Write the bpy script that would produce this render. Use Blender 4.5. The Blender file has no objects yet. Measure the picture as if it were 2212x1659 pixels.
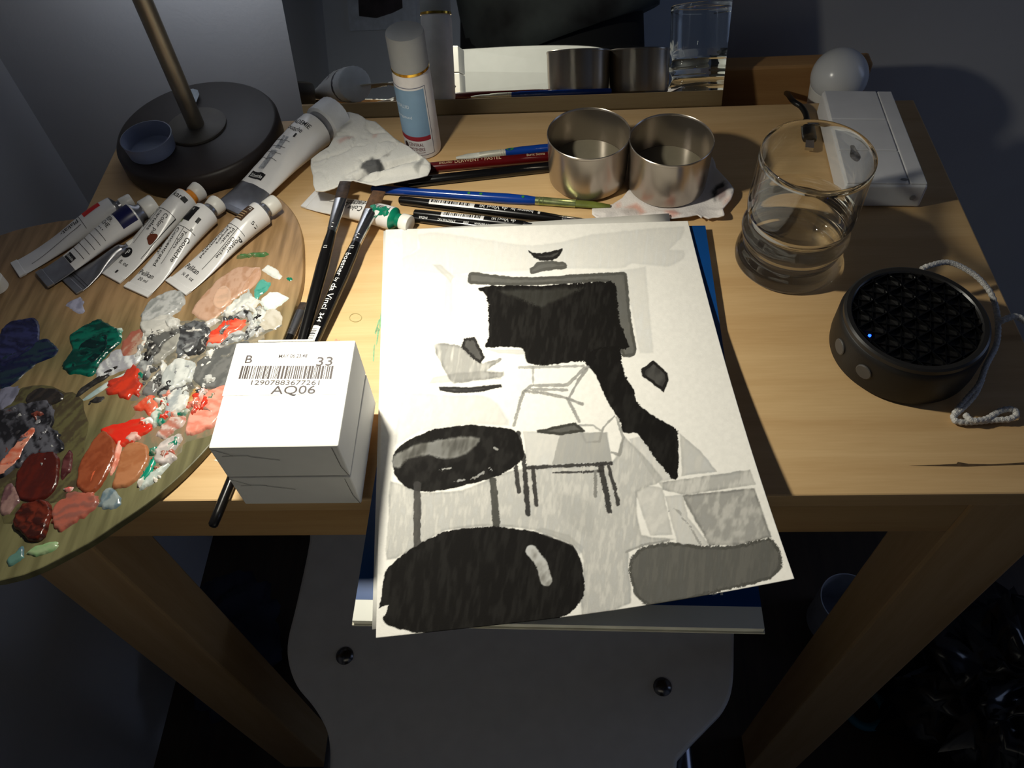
import bpy, bmesh, math, random
import numpy as np
from mathutils import Vector, Matrix
from mathutils.geometry import delaunay_2d_cdt

# ------------------------------------------------------------------ camera, world, light, exposure
# metres; the table top is z = 0, its front edge y = 0, the floor z = -0.74
F_PX, W_PX, H_PX = 1760.33, 2212.0, 1659.0
PITCH, YAW, ROLL = 0.9338, 0.0872, -0.0862
CAM = np.array([0.0142, -0.2257, 0.4175])
LAMP = Vector((-0.142, 0.138, 0.258))          # mouth of the desk lamp
LAMP_DIR = Vector((0.48, -0.60, -1.0)).normalized()

def _rot():
    a = math.pi / 2 - PITCH
    rx = np.array([[1, 0, 0], [0, math.cos(a), -math.sin(a)], [0, math.sin(a), math.cos(a)]])
    rz = np.array([[math.cos(YAW), -math.sin(YAW), 0], [math.sin(YAW), math.cos(YAW), 0], [0, 0, 1]])
    rr = np.array([[math.cos(ROLL), -math.sin(ROLL), 0], [math.sin(ROLL), math.cos(ROLL), 0], [0, 0, 1]])
    return rz @ rx @ rr
ROT = _rot()
scene = bpy.context.scene
COL = scene.collection
cam_data = bpy.data.cameras.new('camera')
cam_data.sensor_fit = 'HORIZONTAL'; cam_data.sensor_width = 36.0
cam_data.lens = F_PX * 36.0 / W_PX
cam_data.clip_start = 0.01
cam = bpy.data.objects.new('camera', cam_data); COL.objects.link(cam)
mw = Matrix.Identity(4)
for i in range(3):
    for j in range(3):
        mw[i][j] = ROT[i, j]
    mw[i][3] = CAM[i]
cam.matrix_world = mw
scene.camera = cam

world = bpy.data.worlds.new('room_dusk'); scene.world = world; world.use_nodes = True
bg = world.node_tree.nodes['Background']
bg.inputs[0].default_value = (0.30, 0.38, 0.62, 1); bg.inputs[1].default_value = 0.022

spot = bpy.data.lights.new('desk_lamp_bulb', 'SPOT')
spot.energy = 5.6; spot.color = (1.0, 0.955, 0.82); spot.spot_size = math.radians(168); spot.spot_blend = 1.0
spot.shadow_soft_size = 0.011
spot_o = bpy.data.objects.new('desk_lamp_bulb', spot); COL.objects.link(spot_o)
spot_o.location = LAMP
spot_o.rotation_euler = LAMP_DIR.to_track_quat('-Z', 'Y').to_euler()
# added spot with no visible source, brightening the wall behind the pole
wall_spot = bpy.data.lights.new('added_wall_spot', 'SPOT')
wall_spot.energy = 3.4; wall_spot.color = (0.84, 0.90, 1.0); wall_spot.spot_size = math.radians(96); wall_spot.spot_blend = 1.0
wall_spot.shadow_soft_size = 0.01
wall_spot_o = bpy.data.objects.new('added_wall_spot', wall_spot); COL.objects.link(wall_spot_o)
wall_spot_o.location = (-0.235, 0.375, 0.300)
wall_spot_o.rotation_euler = Vector((-0.22, 0.90, -0.62)).to_track_quat('-Z', 'Y').to_euler()

# added area light: dim bluish fill for the room, far along the back wall
cool_fill = bpy.data.lights.new('added_cool_fill', 'AREA'); cool_fill.energy = 3.4; cool_fill.color = (0.50, 0.64, 1.0); cool_fill.shape = 'RECTANGLE'; cool_fill.size = 1.0; cool_fill.size_y = 1.1
cool_fill_o = bpy.data.objects.new('added_cool_fill', cool_fill); COL.objects.link(cool_fill_o); cool_fill_o.location = (1.95, .30, .60)
cool_fill_o.rotation_euler = Vector((-1, -.95, -.12)).to_track_quat('-Z', 'Y').to_euler()

vs = scene.view_settings
vs.view_transform = 'Standard'; vs.look = 'None'; vs.gamma = 1.0; vs.exposure = 0.0; vs.use_curve_mapping = False

rng = random.Random(7)
nrng = np.random.default_rng(7)

# ------------------------------------------------------------------ pixel -> place
def ray(x, y):
    return ROT @ np.array([(x - W_PX / 2) / F_PX, -(y - H_PX / 2) / F_PX, -1.0])
def Z(x, y, h=0.0):                                     # where the pixel meets the level z = h
    d = ray(x, y); t = (h - CAM[2]) / d[2]
    return Vector(CAM + t * d)
def YP(x, y, Y):                                        # where the pixel meets the upright plane y = Y
    d = ray(x, y); t = (Y - CAM[1]) / d[1]
    return Vector(CAM + t * d)
def project(P):
    c = (P - CAM) @ ROT
    return np.stack([W_PX / 2 + F_PX * c[:, 0] / -c[:, 2], H_PX / 2 - F_PX * c[:, 1] / -c[:, 2]], 1)
def crop(ox, oy, s):
    return lambda pts: [(ox + s * x, oy + s * y) for x, y in pts]
T1 = crop(800, 450, .4340); T2 = crop(740, 860, .4611); T5 = crop(0, 380, .3074); T6 = crop(0, 780, .3074)
T7 = crop(280, 560, .1929); T9 = crop(200, 390, .1899); T10 = crop(0, 400, .1688); T8 = crop(460, 180, .2260)
T11 = crop(1270, 340, .1492)

# ------------------------------------------------------------------ numpy noise
def _hash(ix, iy, seed):
    n = (ix.astype(np.int64) * 374761393 + iy.astype(np.int64) * 668265263 + seed * 1442695041) & 0x7fffffff
    n = ((n ^ (n >> 13)) * 1274126177) & 0x7fffffff
    return ((n ^ (n >> 16)) & 0xffff) / 65535.0
def vnoise(x, y, seed=0):
    x = np.asarray(x, float); y = np.asarray(y, float)
    ix = np.floor(x); iy = np.floor(y); fx = x - ix; fy = y - iy
    fx = fx * fx * (3 - 2 * fx); fy = fy * fy * (3 - 2 * fy)
    a = _hash(ix, iy, seed); b = _hash(ix + 1, iy, seed); c = _hash(ix, iy + 1, seed); d = _hash(ix + 1, iy + 1, seed)
    return (a * (1 - fx) + b * fx) * (1 - fy) + (c * (1 - fx) + d * fx) * fy
def fbm(x, y, seed=0, octv=4):
    s = 0; a = .5; t = 0
    for k in range(octv):
        s = s + a * vnoise(x * 2 ** k, y * 2 ** k, seed + k * 17); t += a; a *= .5
    return s / t
def seg_dist(px, py, poly, closed=True):
    d = np.full(px.shape, 1e9)
    n = len(poly)
    for i in range(n if closed else n - 1):
        ax, ay = poly[i]; bx, by = poly[(i + 1) % n]
        vx, vy = bx - ax, by - ay
        t = np.clip(((px - ax) * vx + (py - ay) * vy) / max(vx * vx + vy * vy, 1e-9), 0, 1)
        d = np.minimum(d, np.hypot(px - ax - t * vx, py - ay - t * vy))
    return d
def inside(px, py, poly):
    c = np.zeros(px.shape, bool); n = len(poly)
    for i in range(n):
        ax, ay = poly[i]; bx, by = poly[(i + 1) % n]
        if ay == by: continue
        c ^= ((ay > py) != (by > py)) & (px < (bx - ax) * (py - ay) / (by - ay) + ax)
    return c
def sdf(px, py, poly):                                  # positive inside
    d = seg_dist(px, py, poly)
    return np.where(inside(px, py, poly), d, -d)
def smooth(x, a, b):
    t = np.clip((x - a) / (b - a), 0, 1); return t * t * (3 - 2 * t)
def catmull(pts, k=5):
    out = []; n = len(pts)
    for i in range(n):
        p0, p1, p2, p3 = (pts[(i + j - 1) % n] for j in range(4))
        for s in range(k):
            t = s / k
            out.append(tuple(.5 * (2 * b + (c - a) * t + (2 * a - 5 * b + 4 * c - d) * t * t + (3 * b - a - 3 * c + d) * t ** 3)
                             for a, b, c, d in zip(p0, p1, p2, p3)))
    return out
def catmull_open(pts, k=8):
    pts = [Vector(p) for p in pts]; P = [2 * pts[0] - pts[1]] + pts + [2 * pts[-1] - pts[-2]]; out = []
    for i in range(1, len(P) - 2):
        a, b, c, d = P[i - 1:i + 3]
        for s in range(k):
            t = s / k
            out.append(.5 * (2 * b + (c - a) * t + (2 * a - 5 * b + 4 * c - d) * t * t + (3 * b - a - 3 * c + d) * t ** 3))
    out.append(P[-2]); return out

# ------------------------------------------------------------------ materials (all node based)
def lin(c):
    return tuple((v / 255 / 12.92) if v / 255 <= .04045 else ((v / 255 + .055) / 1.055) ** 2.4 for v in c[:3])
MATS = {}
def mat(name, rgb=(200, 200, 200), rough=.5, metal=0., spec=.5, var=.06, scale=60., bump=0., bscale=400., trans=0., ior=1.45,
        attr=None, emit=0., coat=0., sss=0., stretch=(1, 1, 1), rgb2=None):
    if name in MATS: return MATS[name]
    m = bpy.data.materials.new(name); m.use_nodes = True; MATS[name] = m
    nt = m.node_tree; b = nt.nodes['Principled BSDF']; N = nt.nodes.new; L = nt.links.new
    b.inputs['Roughness'].default_value = rough; b.inputs['Metallic'].default_value = metal
    b.inputs['Specular IOR Level'].default_value = spec; b.inputs['IOR'].default_value = ior
    b.inputs['Transmission Weight'].default_value = trans; b.inputs['Coat Weight'].default_value = coat
    if sss:
        b.inputs['Subsurface Weight'].default_value = sss; b.inputs['Subsurface Radius'].default_value = (.004, .004, .004)
        b.inputs['Subsurface Scale'].default_value = .5
    c = lin(rgb) + (1,)
    tc = N('ShaderNodeTexCoord'); mp = N('ShaderNodeMapping'); mp.inputs['Scale'].default_value = stretch
    L(tc.outputs['Object'], mp.inputs[0])
    if attr:
        a = N('ShaderNodeAttribute'); a.attribute_name = attr
        L(a.outputs['Color'], b.inputs['Base Color'])
    else:
        nz = N('ShaderNodeTexNoise'); nz.inputs['Scale'].default_value = scale; nz.inputs['Detail'].default_value = 4
        L(mp.outputs[0], nz.inputs['Vector'])
        rp = N('ShaderNodeValToRGB')
        c2 = lin(rgb2) + (1,) if rgb2 else tuple(min(1, v * (1 + 2 * var)) for v in c[:3]) + (1,)
        c1 = c if rgb2 else tuple(v * (1 - 2 * var) for v in c[:3]) + (1,)
        rp.color_ramp.elements[0].position = .3; rp.color_ramp.elements[1].position = .7
        rp.color_ramp.elements[0].color = c1; rp.color_ramp.elements[1].color = c2
        L(nz.outputs['Fac'], rp.inputs[0]); L(rp.outputs[0], b.inputs['Base Color'])
        if emit:
            L(rp.outputs[0], b.inputs['Emission Color']); b.inputs['Emission Strength'].default_value = emit
    if bump:
        bz = N('ShaderNodeTexNoise'); bz.inputs['Scale'].default_value = bscale; bz.inputs['Detail'].default_value = 3
        L(mp.outputs[0], bz.inputs['Vector'])
        bp = N('ShaderNodeBump'); bp.inputs['Strength'].default_value = bump; bp.inputs['Distance'].default_value = .001
        L(bz.outputs['Fac'], bp.inputs['Height']); L(bp.outputs[0], b.inputs['Normal'])
    return m
def wood(name, c_lo, c_hi, axis='x', rough=.45, scale=1.0):
    if name in MATS: return MATS[name]
    m = bpy.data.materials.new(name); m.use_nodes = True; MATS[name] = m
    nt = m.node_tree; b = nt.nodes['Principled BSDF']; N = nt.nodes.new; L = nt.links.new
    tc = N('ShaderNodeTexCoord'); mp = N('ShaderNodeMapping')
    s = {'x': (1.6, 26, 26), 'y': (26, 1.6, 26), 'z': (26, 26, 1.6)}[axis]
    mp.inputs['Scale'].default_value = tuple(v * scale for v in s)
    L(tc.outputs['Object'], mp.inputs[0])
    n1 = N('ShaderNodeTexNoise'); n1.inputs['Scale'].default_value = 2.2; n1.inputs['Detail'].default_value = 6; n1.inputs['Distortion'].default_value = .5
    L(mp.outputs[0], n1.inputs['Vector'])
    n2 = N('ShaderNodeTexNoise'); n2.inputs['Scale'].default_value = 26; n2.inputs['Detail'].default_value = 3
    L(mp.outputs[0], n2.inputs['Vector'])
    mx = N('ShaderNodeMath'); mx.operation = 'MULTIPLY_ADD'; mx.inputs[1].default_value = .30
    L(n2.outputs['Fac'], mx.inputs[0]); L(n1.outputs['Fac'], mx.inputs[2])
    rp = N('ShaderNodeValToRGB'); rp.color_ramp.elements[0].position = .42; rp.color_ramp.elements[1].position = .86
    rp.color_ramp.elements[0].color = lin(c_lo) + (1,); rp.color_ramp.elements[1].color = lin(c_hi) + (1,)
    L(mx.outputs[0], rp.inputs[0]); L(rp.outputs[0], b.inputs['Base Color'])
    b.inputs['Roughness'].default_value = rough
    bp = N('ShaderNodeBump'); bp.inputs['Strength'].default_value = .12; bp.inputs['Distance'].default_value = .0006
    L(mx.outputs[0], bp.inputs['Height']); L(bp.outputs[0], b.inputs['Normal'])
    return m

# ------------------------------------------------------------------ objects
BASE = {}
def mesh_obj(name, verts, faces, m, parent=None, loc=None, smooth_=False, cols=None, label=None):
    me = bpy.data.meshes.new(name)
    L = BASE[parent.name] if parent is not None else (Vector(loc) if loc is not None else Vector((0, 0, 0)))
    v = np.asarray([tuple(p) for p in verts], float) if not isinstance(verts, np.ndarray) else verts
    v = v - np.array(L)
    me.from_pydata(v.tolist(), [], faces if isinstance(faces, list) else faces.tolist()); me.update()
    if m is not None: me.materials.append(m)
    if smooth_: me.polygons.foreach_set('use_smooth', [True] * len(me.polygons))
    if cols is not None:
        a = me.color_attributes.new('Col', 'FLOAT_COLOR', 'POINT')
        c4 = np.ones((len(me.vertices), 4), np.float32); c4[:, :3] = cols
        a.data.foreach_set('color', c4.ravel())
    o = bpy.data.objects.new(name, me); COL.objects.link(o)
    if parent is not None:
        o.parent = parent
    else:
        o.location = L
    BASE[o.name] = L
    if label: o['label'] = label
    return o
def tag(o, label, cat, group=None):
    o['label'] = label; o['category'] = cat
    if group: o['group'] = group
    return o
def thing(name, label, cat, loc, group=None):
    o = bpy.data.objects.new(name, None); COL.objects.link(o); o.location = Vector(loc); o.empty_display_size = .02
    BASE[o.name] = Vector(loc)
    return tag(o, label, cat, group)
def structure(o):
    o['kind'] = 'structure'; return o
def bevel_mod(o, w, seg=2):
    b = o.modifiers.new('bevel', 'BEVEL'); b.width = w; b.segments = seg; b.limit_method = 'ANGLE'; b.angle_limit = .6
    return o
def box_vf(x0, x1, y0, y1, z0, z1):
    v = [(x, y, z) for z in (z0, z1) for y in (y0, y1) for x in (x0, x1)]
    f = [[0, 2, 3, 1], [4, 5, 7, 6], [0, 1, 5, 4], [2, 6, 7, 3], [0, 4, 6, 2], [1, 3, 7, 5]]
    return v, f
def box(name, x0, x1, y0, y1, z0, z1, m, parent=None, bev=.0, label=None, loc=None, rot=0, piv=(0, 0)):
    v, f = box_vf(x0, x1, y0, y1, z0, z1)
    if rot:
        c, s = math.cos(rot), math.sin(rot)
        v = [(piv[0] + c * (x - piv[0]) - s * (y - piv[1]), piv[1] + s * (x - piv[0]) + c * (y - piv[1]), z) for x, y, z in v]
    o = mesh_obj(name, v, f, m, parent, loc, label=label)
    if bev: bevel_mod(o, bev)
    return o
def prism_vf(poly, z0, z1):
    n = len(poly)
    v = [(p[0], p[1], z0) for p in poly] + [(p[0], p[1], z1) for p in poly]
    f = [list(range(n))[::-1], list(range(n, 2 * n))] + [[i, (i + 1) % n, n + (i + 1) % n, n + i] for i in range(n)]
    return v, f
def lathe_vf(prof, cx, cy, seg=48, closed=False):
    v = []; f = []
    for r, z in prof:
        for k in range(seg):
            a = 2 * math.pi * k / seg
            v.append((cx + r * math.cos(a), cy + r * math.sin(a), z))
    n = len(prof)
    for i in range(n - 1 if not closed else n):
        for k in range(seg):
            i2 = (i + 1) % n
            f.append([i * seg + k, i * seg + (k + 1) % seg, i2 * seg + (k + 1) % seg, i2 * seg + k])
    if not closed:
        if prof[0][0] > 1e-6: f.append(list(range(seg))[::-1])
        if prof[-1][0] > 1e-6: f.append([(n - 1) * seg + k for k in range(seg)])
    return v, f
def lathe(name, prof, cx, cy, m, parent=None, seg=48, closed=False, label=None, loc=None, sm=True):
    v, f = lathe_vf(prof, cx, cy, seg, closed)
    o = mesh_obj(name, v, f, m, parent, loc, smooth_=sm, label=label)
    if sm: sharp(o)
    return o
def sharp(o, ang=.6):
    me = o.data
    bm = bmesh.new(); bm.from_mesh(me); bmesh.ops.remove_doubles(bm, verts=bm.verts, dist=1e-7)
    bmesh.ops.recalc_face_normals(bm, faces=bm.faces)
    for e in bm.edges:
        e.smooth = not (len(e.link_faces) == 2 and e.calc_face_angle(0) > ang)
    bm.to_mesh(me); bm.free()
def sweep_vf(pts, rw, rh=None, seg=20, up=Vector((0, 0, 1)), cap=True, flat=0):
    """tube along pts with half width rw and half height rh at each point"""
    pts = [Vector(p) for p in pts]; n = len(pts); rh = rh or rw
    v = []; f = []
    for i, p in enumerate(pts):
        d = (pts[min(i + 1, n - 1)] - pts[max(i - 1, 0)]).normalized()
        s = d.cross(up)
        s = s.normalized() if s.length > 1e-5 else Vector((1, 0, 0))
        u = s.cross(d).normalized()
        for k in range(seg):
            a = 2 * math.pi * (k + .5 * flat) / seg
            v.append(p + s * (rw[i] * math.cos(a)) + u * (rh[i] * math.sin(a)))
    for i in range(n - 1):
        for k in range(seg):
            f.append([i * seg + k, i * seg + (k + 1) % seg, (i + 1) * seg + (k + 1) % seg, (i + 1) * seg + k])
    if cap: f += [list(range(seg))[::-1], [(n - 1) * seg + k for k in range(seg)]]
    return v, f
def sweep(name, pts, rw, m, parent=None, rh=None, seg=20, label=None, loc=None, cap=True, sm=True, flat=0):
    if not isinstance(rw, (list, tuple)): rw = [rw] * len(pts)
    v, f = sweep_vf(pts, rw, rh, seg, cap=cap, flat=flat)
    o = mesh_obj(name, v, f, m, parent, loc, smooth_=sm, label=label)
    if sm: sharp(o, .75)
    return o

# lettering: a font curve turned into a mesh and laid on a surface
_FONT = {}
def text_mesh(s):
    if s in _FONT: return _FONT[s]
    cu = bpy.data.curves.new('lettering', 'FONT'); cu.body = s; cu.size = 1.0; cu.resolution_u = 3; cu.offset = .004
    ob = bpy.data.objects.new('lettering', cu); COL.objects.link(ob)
    dg = bpy.context.evaluated_depsgraph_get()
    me = bpy.data.meshes.new_from_object(ob.evaluated_get(dg))
    bm = bmesh.new(); bm.from_mesh(me); bmesh.ops.triangulate(bm, faces=bm.faces)      # short edges, so that letters follow a curved surface
    for lim in (.22, .11):
        es = [e for e in bm.edges if e.calc_length() > lim]
        if es: bmesh.ops.subdivide_edges(bm, edges=es, cuts=1); bmesh.ops.triangulate(bm, faces=bm.faces)
    bm.to_mesh(me); bm.free()
    v = np.array([x.co[:2] for x in me.vertices]).reshape(-1, 2); f = [list(p.vertices) for p in me.polygons]
    bpy.data.objects.remove(ob); bpy.data.curves.remove(cu); bpy.data.meshes.remove(me)
    _FONT[s] = (v, f); return v, f
def lettering(s, place, size, m, parent, width=None, shear=0.):
    """place(x, y) -> world point; x runs along the baseline in metres"""
    v, f = text_mesh(s)
    if not len(v): return
    v = v * size
    if width: v = v * np.array([width / max(v[:, 0].max(), 1e-6), 1])
    pts = [place(a + shear * b, b) for a, b in v]
    return mesh_obj('lettering', pts, f, m, parent)
def plane_place(o, xd, z_up=Vector((0, 0, 1))):
    o = Vector(o); xd = Vector(xd).normalized(); yd = z_up.cross(xd).normalized()
    return lambda x, y: o + xd * x + yd * y
def cdt(outline, spacing, jitter=.25):
    xs = [p[0] for p in outline]; ys = [p[1] for p in outline]
    gx, gy = np.meshgrid(np.arange(min(xs), max(xs), spacing), np.arange(min(ys), max(ys), spacing))
    gx = gx + nrng.uniform(-jitter, jitter, gx.shape) * spacing; gy = gy + nrng.uniform(-jitter, jitter, gy.shape) * spacing
    s = sdf(gx, gy, outline); k = s > spacing * .5
    n = len(outline)
    pts = [Vector(p) for p in outline] + [Vector((a, b)) for a, b in zip(gx[k], gy[k])]
    r = delaunay_2d_cdt(pts, [(i, (i + 1) % n) for i in range(n)], [list(range(n))], 1, 1e-7)
    v = np.array([(p[0], p[1]) for p in r[0]]); f = [list(t) for t in r[2]]
    return v, f

# ------------------------------------------------------------------ shared materials
M_WALL = mat('wall_paint', (206, 206, 208), .9, var=.02, scale=8, bump=.15, bscale=300)
M_TABLE = wood('pine_top', (196, 158, 108), (216, 182, 132), 'x', .42)
M_TABLE_Z = wood('pine_leg', (186, 148, 98), (206, 172, 124), 'z', .5)
M_WHITE = mat('white_plastic', (236, 234, 228), .35, var=.01)
M_BLACK = mat('black_lacquer', (13, 12, 12), .22, spec=.6, var=.05)
M_STEEL = mat('steel', (176, 166, 154), .27, metal=.9, var=.04, scale=30)
M_CHROME = mat('ferrule_metal', (205, 203, 200), .2, metal=1., var=.05)
M_INK = mat('black_ink', (28, 25, 24), .6)
M_INKW = mat('white_ink', (225, 225, 222), .5)
M_TUBEW = mat('tube_white', (226, 224, 222), .28, spec=.6, var=.02, bump=.1, bscale=120)
M_SILVER = mat('tube_silver', (150, 150, 154), .32, metal=.9, var=.08, scale=90)
M_COL = mat('painted_colour', attr='Col', rough=.35)
M_COLDRY = mat('painted_paper', attr='Col', rough=.75, spec=.12, bump=.10, bscale=900)
M_PAPER = mat('paper_white', (238, 236, 228), .7, var=.01, bump=.06, bscale=900)

# ------------------------------------------------------------------ the room
structure(mesh_obj('floor', *box_vf(-.53, 2.2, -1.0, .52, -.80, -.74), wood('dark_floor', (52, 40, 30), (70, 54, 40), 'y', .5)))
structure(mesh_obj('wall_back', *box_vf(-.53, 2.2, .505, .56, -.80, 1.7), M_WALL))
structure(mesh_obj('wall_left', *box_vf(-.58, -.53, -1.05, .56, -.80, 1.7), M_WALL))
structure(mesh_obj('wall_front', *box_vf(-.53, 2.2, -1.05, -1.0, -.80, 1.7), mat('grey_paint', (206, 210, 218), .9, var=.02, scale=8)))

# wooden bed rail behind the table, with the ledge the mirror stands on
t = thing('bed_rail', 'pine rail running along the wall behind the table', 'rail', (-.05, .43, -.74))
M_RAIL = wood('pine_rail', (168, 122, 74), (188, 144, 92), 'x', .5)
box('rail_board', -.19, .2955, .4225, .4405, -.12, -.002, M_RAIL, t, .002)
box('ledge', -.21, .2955, .372, .4225, -.085, -.072, M_RAIL, t, .001)
for x in (-.205, .245): box('leg', x, x + .045, .372, .4225, -.74, -.085, M_RAIL, t, .001)

# ------------------------------------------------------------------ table
XL, XR, YB = -.352, .3135, .3665
t = thing('table', 'small pale pine table crowded with painting things', 'table', (0, .18, -.74))
top = box('tabletop', XL, XR, 0, YB, -.0135, 0, M_TABLE, t, .0012)
for x0, x1 in ((XL, XL + .06), (XR - .06, XR)):
    for y0, y1 in ((.0, .045), (YB - .045, YB)):
        box('leg', x0, x1, y0 + .001, y1 - .001, -.74, -.0135, M_TABLE_Z, t, .002)
box('apron', XL + .06, XR - .06, .0025, .0205, -.052, -.0135, wood('pine_apron', (180, 140, 88), (200, 164, 112), 'x', .5), t, .001, label='front apron board under the table edge')
box('apron', XL + .06, XR - .06, YB - .0205, YB - .0025, -.052, -.0135, M_TABLE, t, .001)
for x0 in (XL + .004, XR - .022): box('apron', x0, x0 + .018, .045, YB - .045, -.052, -.0135, M_TABLE_Z, t, .001)

def stain(name, outline_px, rgb, spacing=.0025, parent=top, zz=.00012, label=None):
    o2 = [tuple(Z(x, y, 0))[:2] for x, y in outline_px]
    v, f = cdt(o2, spacing)
    return mesh_obj(name, [(a, b, zz) for a, b in v], f, mat('stain_%d_%d_%d' % rgb, rgb, .6, var=.15, scale=300), parent, label=label)
stain('paint_smear', [(1962, 1006), (2030, 1004), (2066, 1002), (2069, 998), (2092, 1002), (2140, 1003), (2180, 1001), (2212, 999), (2240, 1001), (2212, 1004), (2140, 1006), (2090, 1008), (2020, 1007)], (84, 66, 44), label='dark dry smear near the front edge')
for seg in (((829, 628), (833, 630), (831, 650), (827, 668), (826, 650)), ((823, 672), (827, 668), (824, 700), (820, 716), (819, 700)), ((816, 706), (820, 712), (815, 742), (812, 748)), ((807, 748), (810, 742), (808, 782), (805, 780)), ((818, 690), (821, 690), (812, 722), (809, 720))):
    stain('paint_mark', list(seg), (120, 164, 122), label='thin green scribble on the wood')
ring = [Z(768 + 13 * math.cos(a), 686 + 9 * math.sin(a), .0002) for a in np.linspace(0, 2 * math.pi, 25)]
sweep('paint_ring', ring, .0003, mat('faint_green', (170, 160, 110), .6), top, seg=6)
stain('paint_mark', [(722, 737), (726, 731), (730, 736), (735, 734), (732, 741), (724, 742)], (206, 150, 120))
stain('paint_mark', [(462, 994), (486, 984), (494, 988), (476, 1000)], (222, 214, 196))

# ------------------------------------------------------------------ mirror leaning behind the table
AL = math.radians(17.85)
mo = Vector((0, .3898, 0)); mu = Vector((0, math.sin(AL), math.cos(AL))); mn = Vector((0, -math.cos(AL), math.sin(AL)))
t = thing('mirror', 'frameless mirror leaning back behind the table', 'mirror', (-.02, .366, -.072))
def mir_slab(name, x0, x1, s0, s1, d0, d1, m, parent):
    v = [mo + Vector((x, 0, 0)) + mu * s + mn * d for d in (d0, d1) for s in (s0, s1) for x in (x0, x1)]
    return mesh_obj(name, v, [[0, 2, 3, 1], [4, 5, 7, 6], [0, 1, 5, 4], [2, 6, 7, 3], [0, 4, 6, 2], [1, 3, 7, 5]], m, parent)
mir_slab('backing', -.2018, .1612, -.0735, .345, -.005, -.0009, mat('mirror_edge', (150, 156, 130), .25, metal=.4), t)
mir_slab('mirror_glass', -.2022, .1616, -.074, .3455, -.0009, 0, mat('silvered_glass', (228, 232, 232), .01, metal=1., var=0), t)

# ------------------------------------------------------------------ desk lamp
LX, LY = -.2735, .3325
M_LAMPB = mat('lamp_bronze', (46, 38, 34), .45, var=.08)
M_LAMPP = mat('lamp_pole_metal', (150, 140, 122), .35, metal=.7)
t = thing('desk_lamp', 'desk lamp with round dark base and slim metal pole', 'lamp', (LX, LY, 0))
lathe('lamp_base', [(.0, .0), (.064, 0), (.066, .003), (.066, .017), (.0645, .0195), (.0625, .0205), (0, .0205)], LX, LY, M_LAMPB, t, 72)
lathe('pole_plate', [(0, .0205), (.0242, .0205), (.0242, .0222), (.0232, .0228), (0, .0228)], LX, LY, mat('plate_grey', (92, 86, 76), .5), t, 48)
lathe('pole', [(.0068, .0228), (.0068, .335), (.0055, .34), (0, .341)], LX, LY, M_LAMPP, t, 24)
hd = -LAMP_DIR
neck = LAMP + hd * .055
sweep('arm', [(LX, LY, .330), (LX + .03, LY - .03, .345), tuple((Vector((LX, LY, .34)) + neck) / 2 + Vector((0, 0, .03))), tuple(neck + Vector((0, 0, .012))), tuple(neck)], .0055, M_LAMPP, t, seg=14)
sv = []; sf = []
q = LAMP_DIR.to_track_quat('Z', 'Y')
prof = [(.040, -.002), (.039, -.010), (.034, -.030), (.018, -.048), (.012, -.056), (0, -.057)]
prof_in = [(0, -.054), (.010, -.053), (.016, -.046), (.032, -.029), (.037, -.010), (.038, -.002)]
ring_n = 40
for r, zz in prof + prof_in:
    for k in range(ring_n):
        a = 2 * math.pi * k / ring_n
        sv.append(LAMP + q @ Vector((r * math.cos(a), r * math.sin(a), zz)))
np_ = len(prof) + len(prof_in)
for i in range(np_):
    for k in range(ring_n):
        sf.append([i * ring_n + k, i * ring_n + (k + 1) % ring_n, ((i + 1) % np_) * ring_n + (k + 1) % ring_n, ((i + 1) % np_) * ring_n + k])
sh = mesh_obj('lamp_shade', sv, sf, M_LAMPB, t, smooth_=True); sharp(sh)

# white scrap behind the pole and the clear pot lid on the lamp base
c = Z(420, 207, .021)
o2 = [tuple(Z(x, y, .0215))[:2] for x, y in ((405, 197), (418, 194), (428, 197), (432, 207), (427, 220), (421, 232), (416, 222), (409, 208))]
v, f = cdt(o2, .002)
w3 = [(a, b, .0212 + .003 * fbm(a * 300, b * 300, 3)) for a, b in v]
tag(mesh_obj('paper_scrap', w3, f, mat('scrap_white', (205, 215, 220), .7), loc=(c.x, c.y, .0207), smooth_=True), 'tiny white scrap lying behind the lamp pole', 'scrap')
c = Z(320, 304, .030); M_LID = mat('milky_plastic', (172, 182, 206), .35, trans=.6, ior=1.4, var=.04)
v, f = lathe_vf([(0, .0208), (.0175, .0208), (.0182, .0215), (.0196, .0330), (.0200, .0345), (.0192, .0347), (.0180, .0315), (.0168, .0225), (0, .0225)], c.x, c.y, 48)
o = mesh_obj('plastic_tub', v, f, M_LID, loc=(c.x, c.y, .0208), smooth_=True); sharp(o)
tag(o, 'milky blue shallow plastic tub on the lamp base', 'tub')

# ------------------------------------------------------------------ paper pad, loose sheet, painting
def rect(cx, cy, a, w, h):
    c, s = math.cos(a), math.sin(a)
    return [(cx + c * u - s * v, cy + s * u + c * v) for u, v in ((-w / 2, -h / 2), (w / 2, -h / 2), (w / 2, h / 2), (-w / 2, h / 2))]
PA = -.021
pad_c = (.0158, .0735)
def pad0(u, v): return Vector((pad_c[0] + math.cos(PA) * u - math.sin(PA) * v, pad_c[1] + math.sin(PA) * u + math.cos(PA) * v, 0))
t = thing('drawing_pad', 'blue-covered drawing pad lying under the painting', 'drawing pad', (pad_c[0], pad_c[1], 0))
o = mesh_obj('backing_board', *prism_vf([tuple(pad0(u, v))[:2] for u, v in ((-.107, -.151), (.107, -.151), (.107, .146), (-.107, .146))], .0002, .0014), mat('grey_card', (200, 196, 178), .8), t); bevel_mod(o, .0003)
o = mesh_obj('page_block', *prism_vf([tuple(pad0(u, v))[:2] for u, v in ((-.106, -.150), (.106, -.150), (.106, .1455), (-.106, .1455))], .0014, .0052), mat('pad_pages', (232, 230, 214), .7), t)
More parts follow.
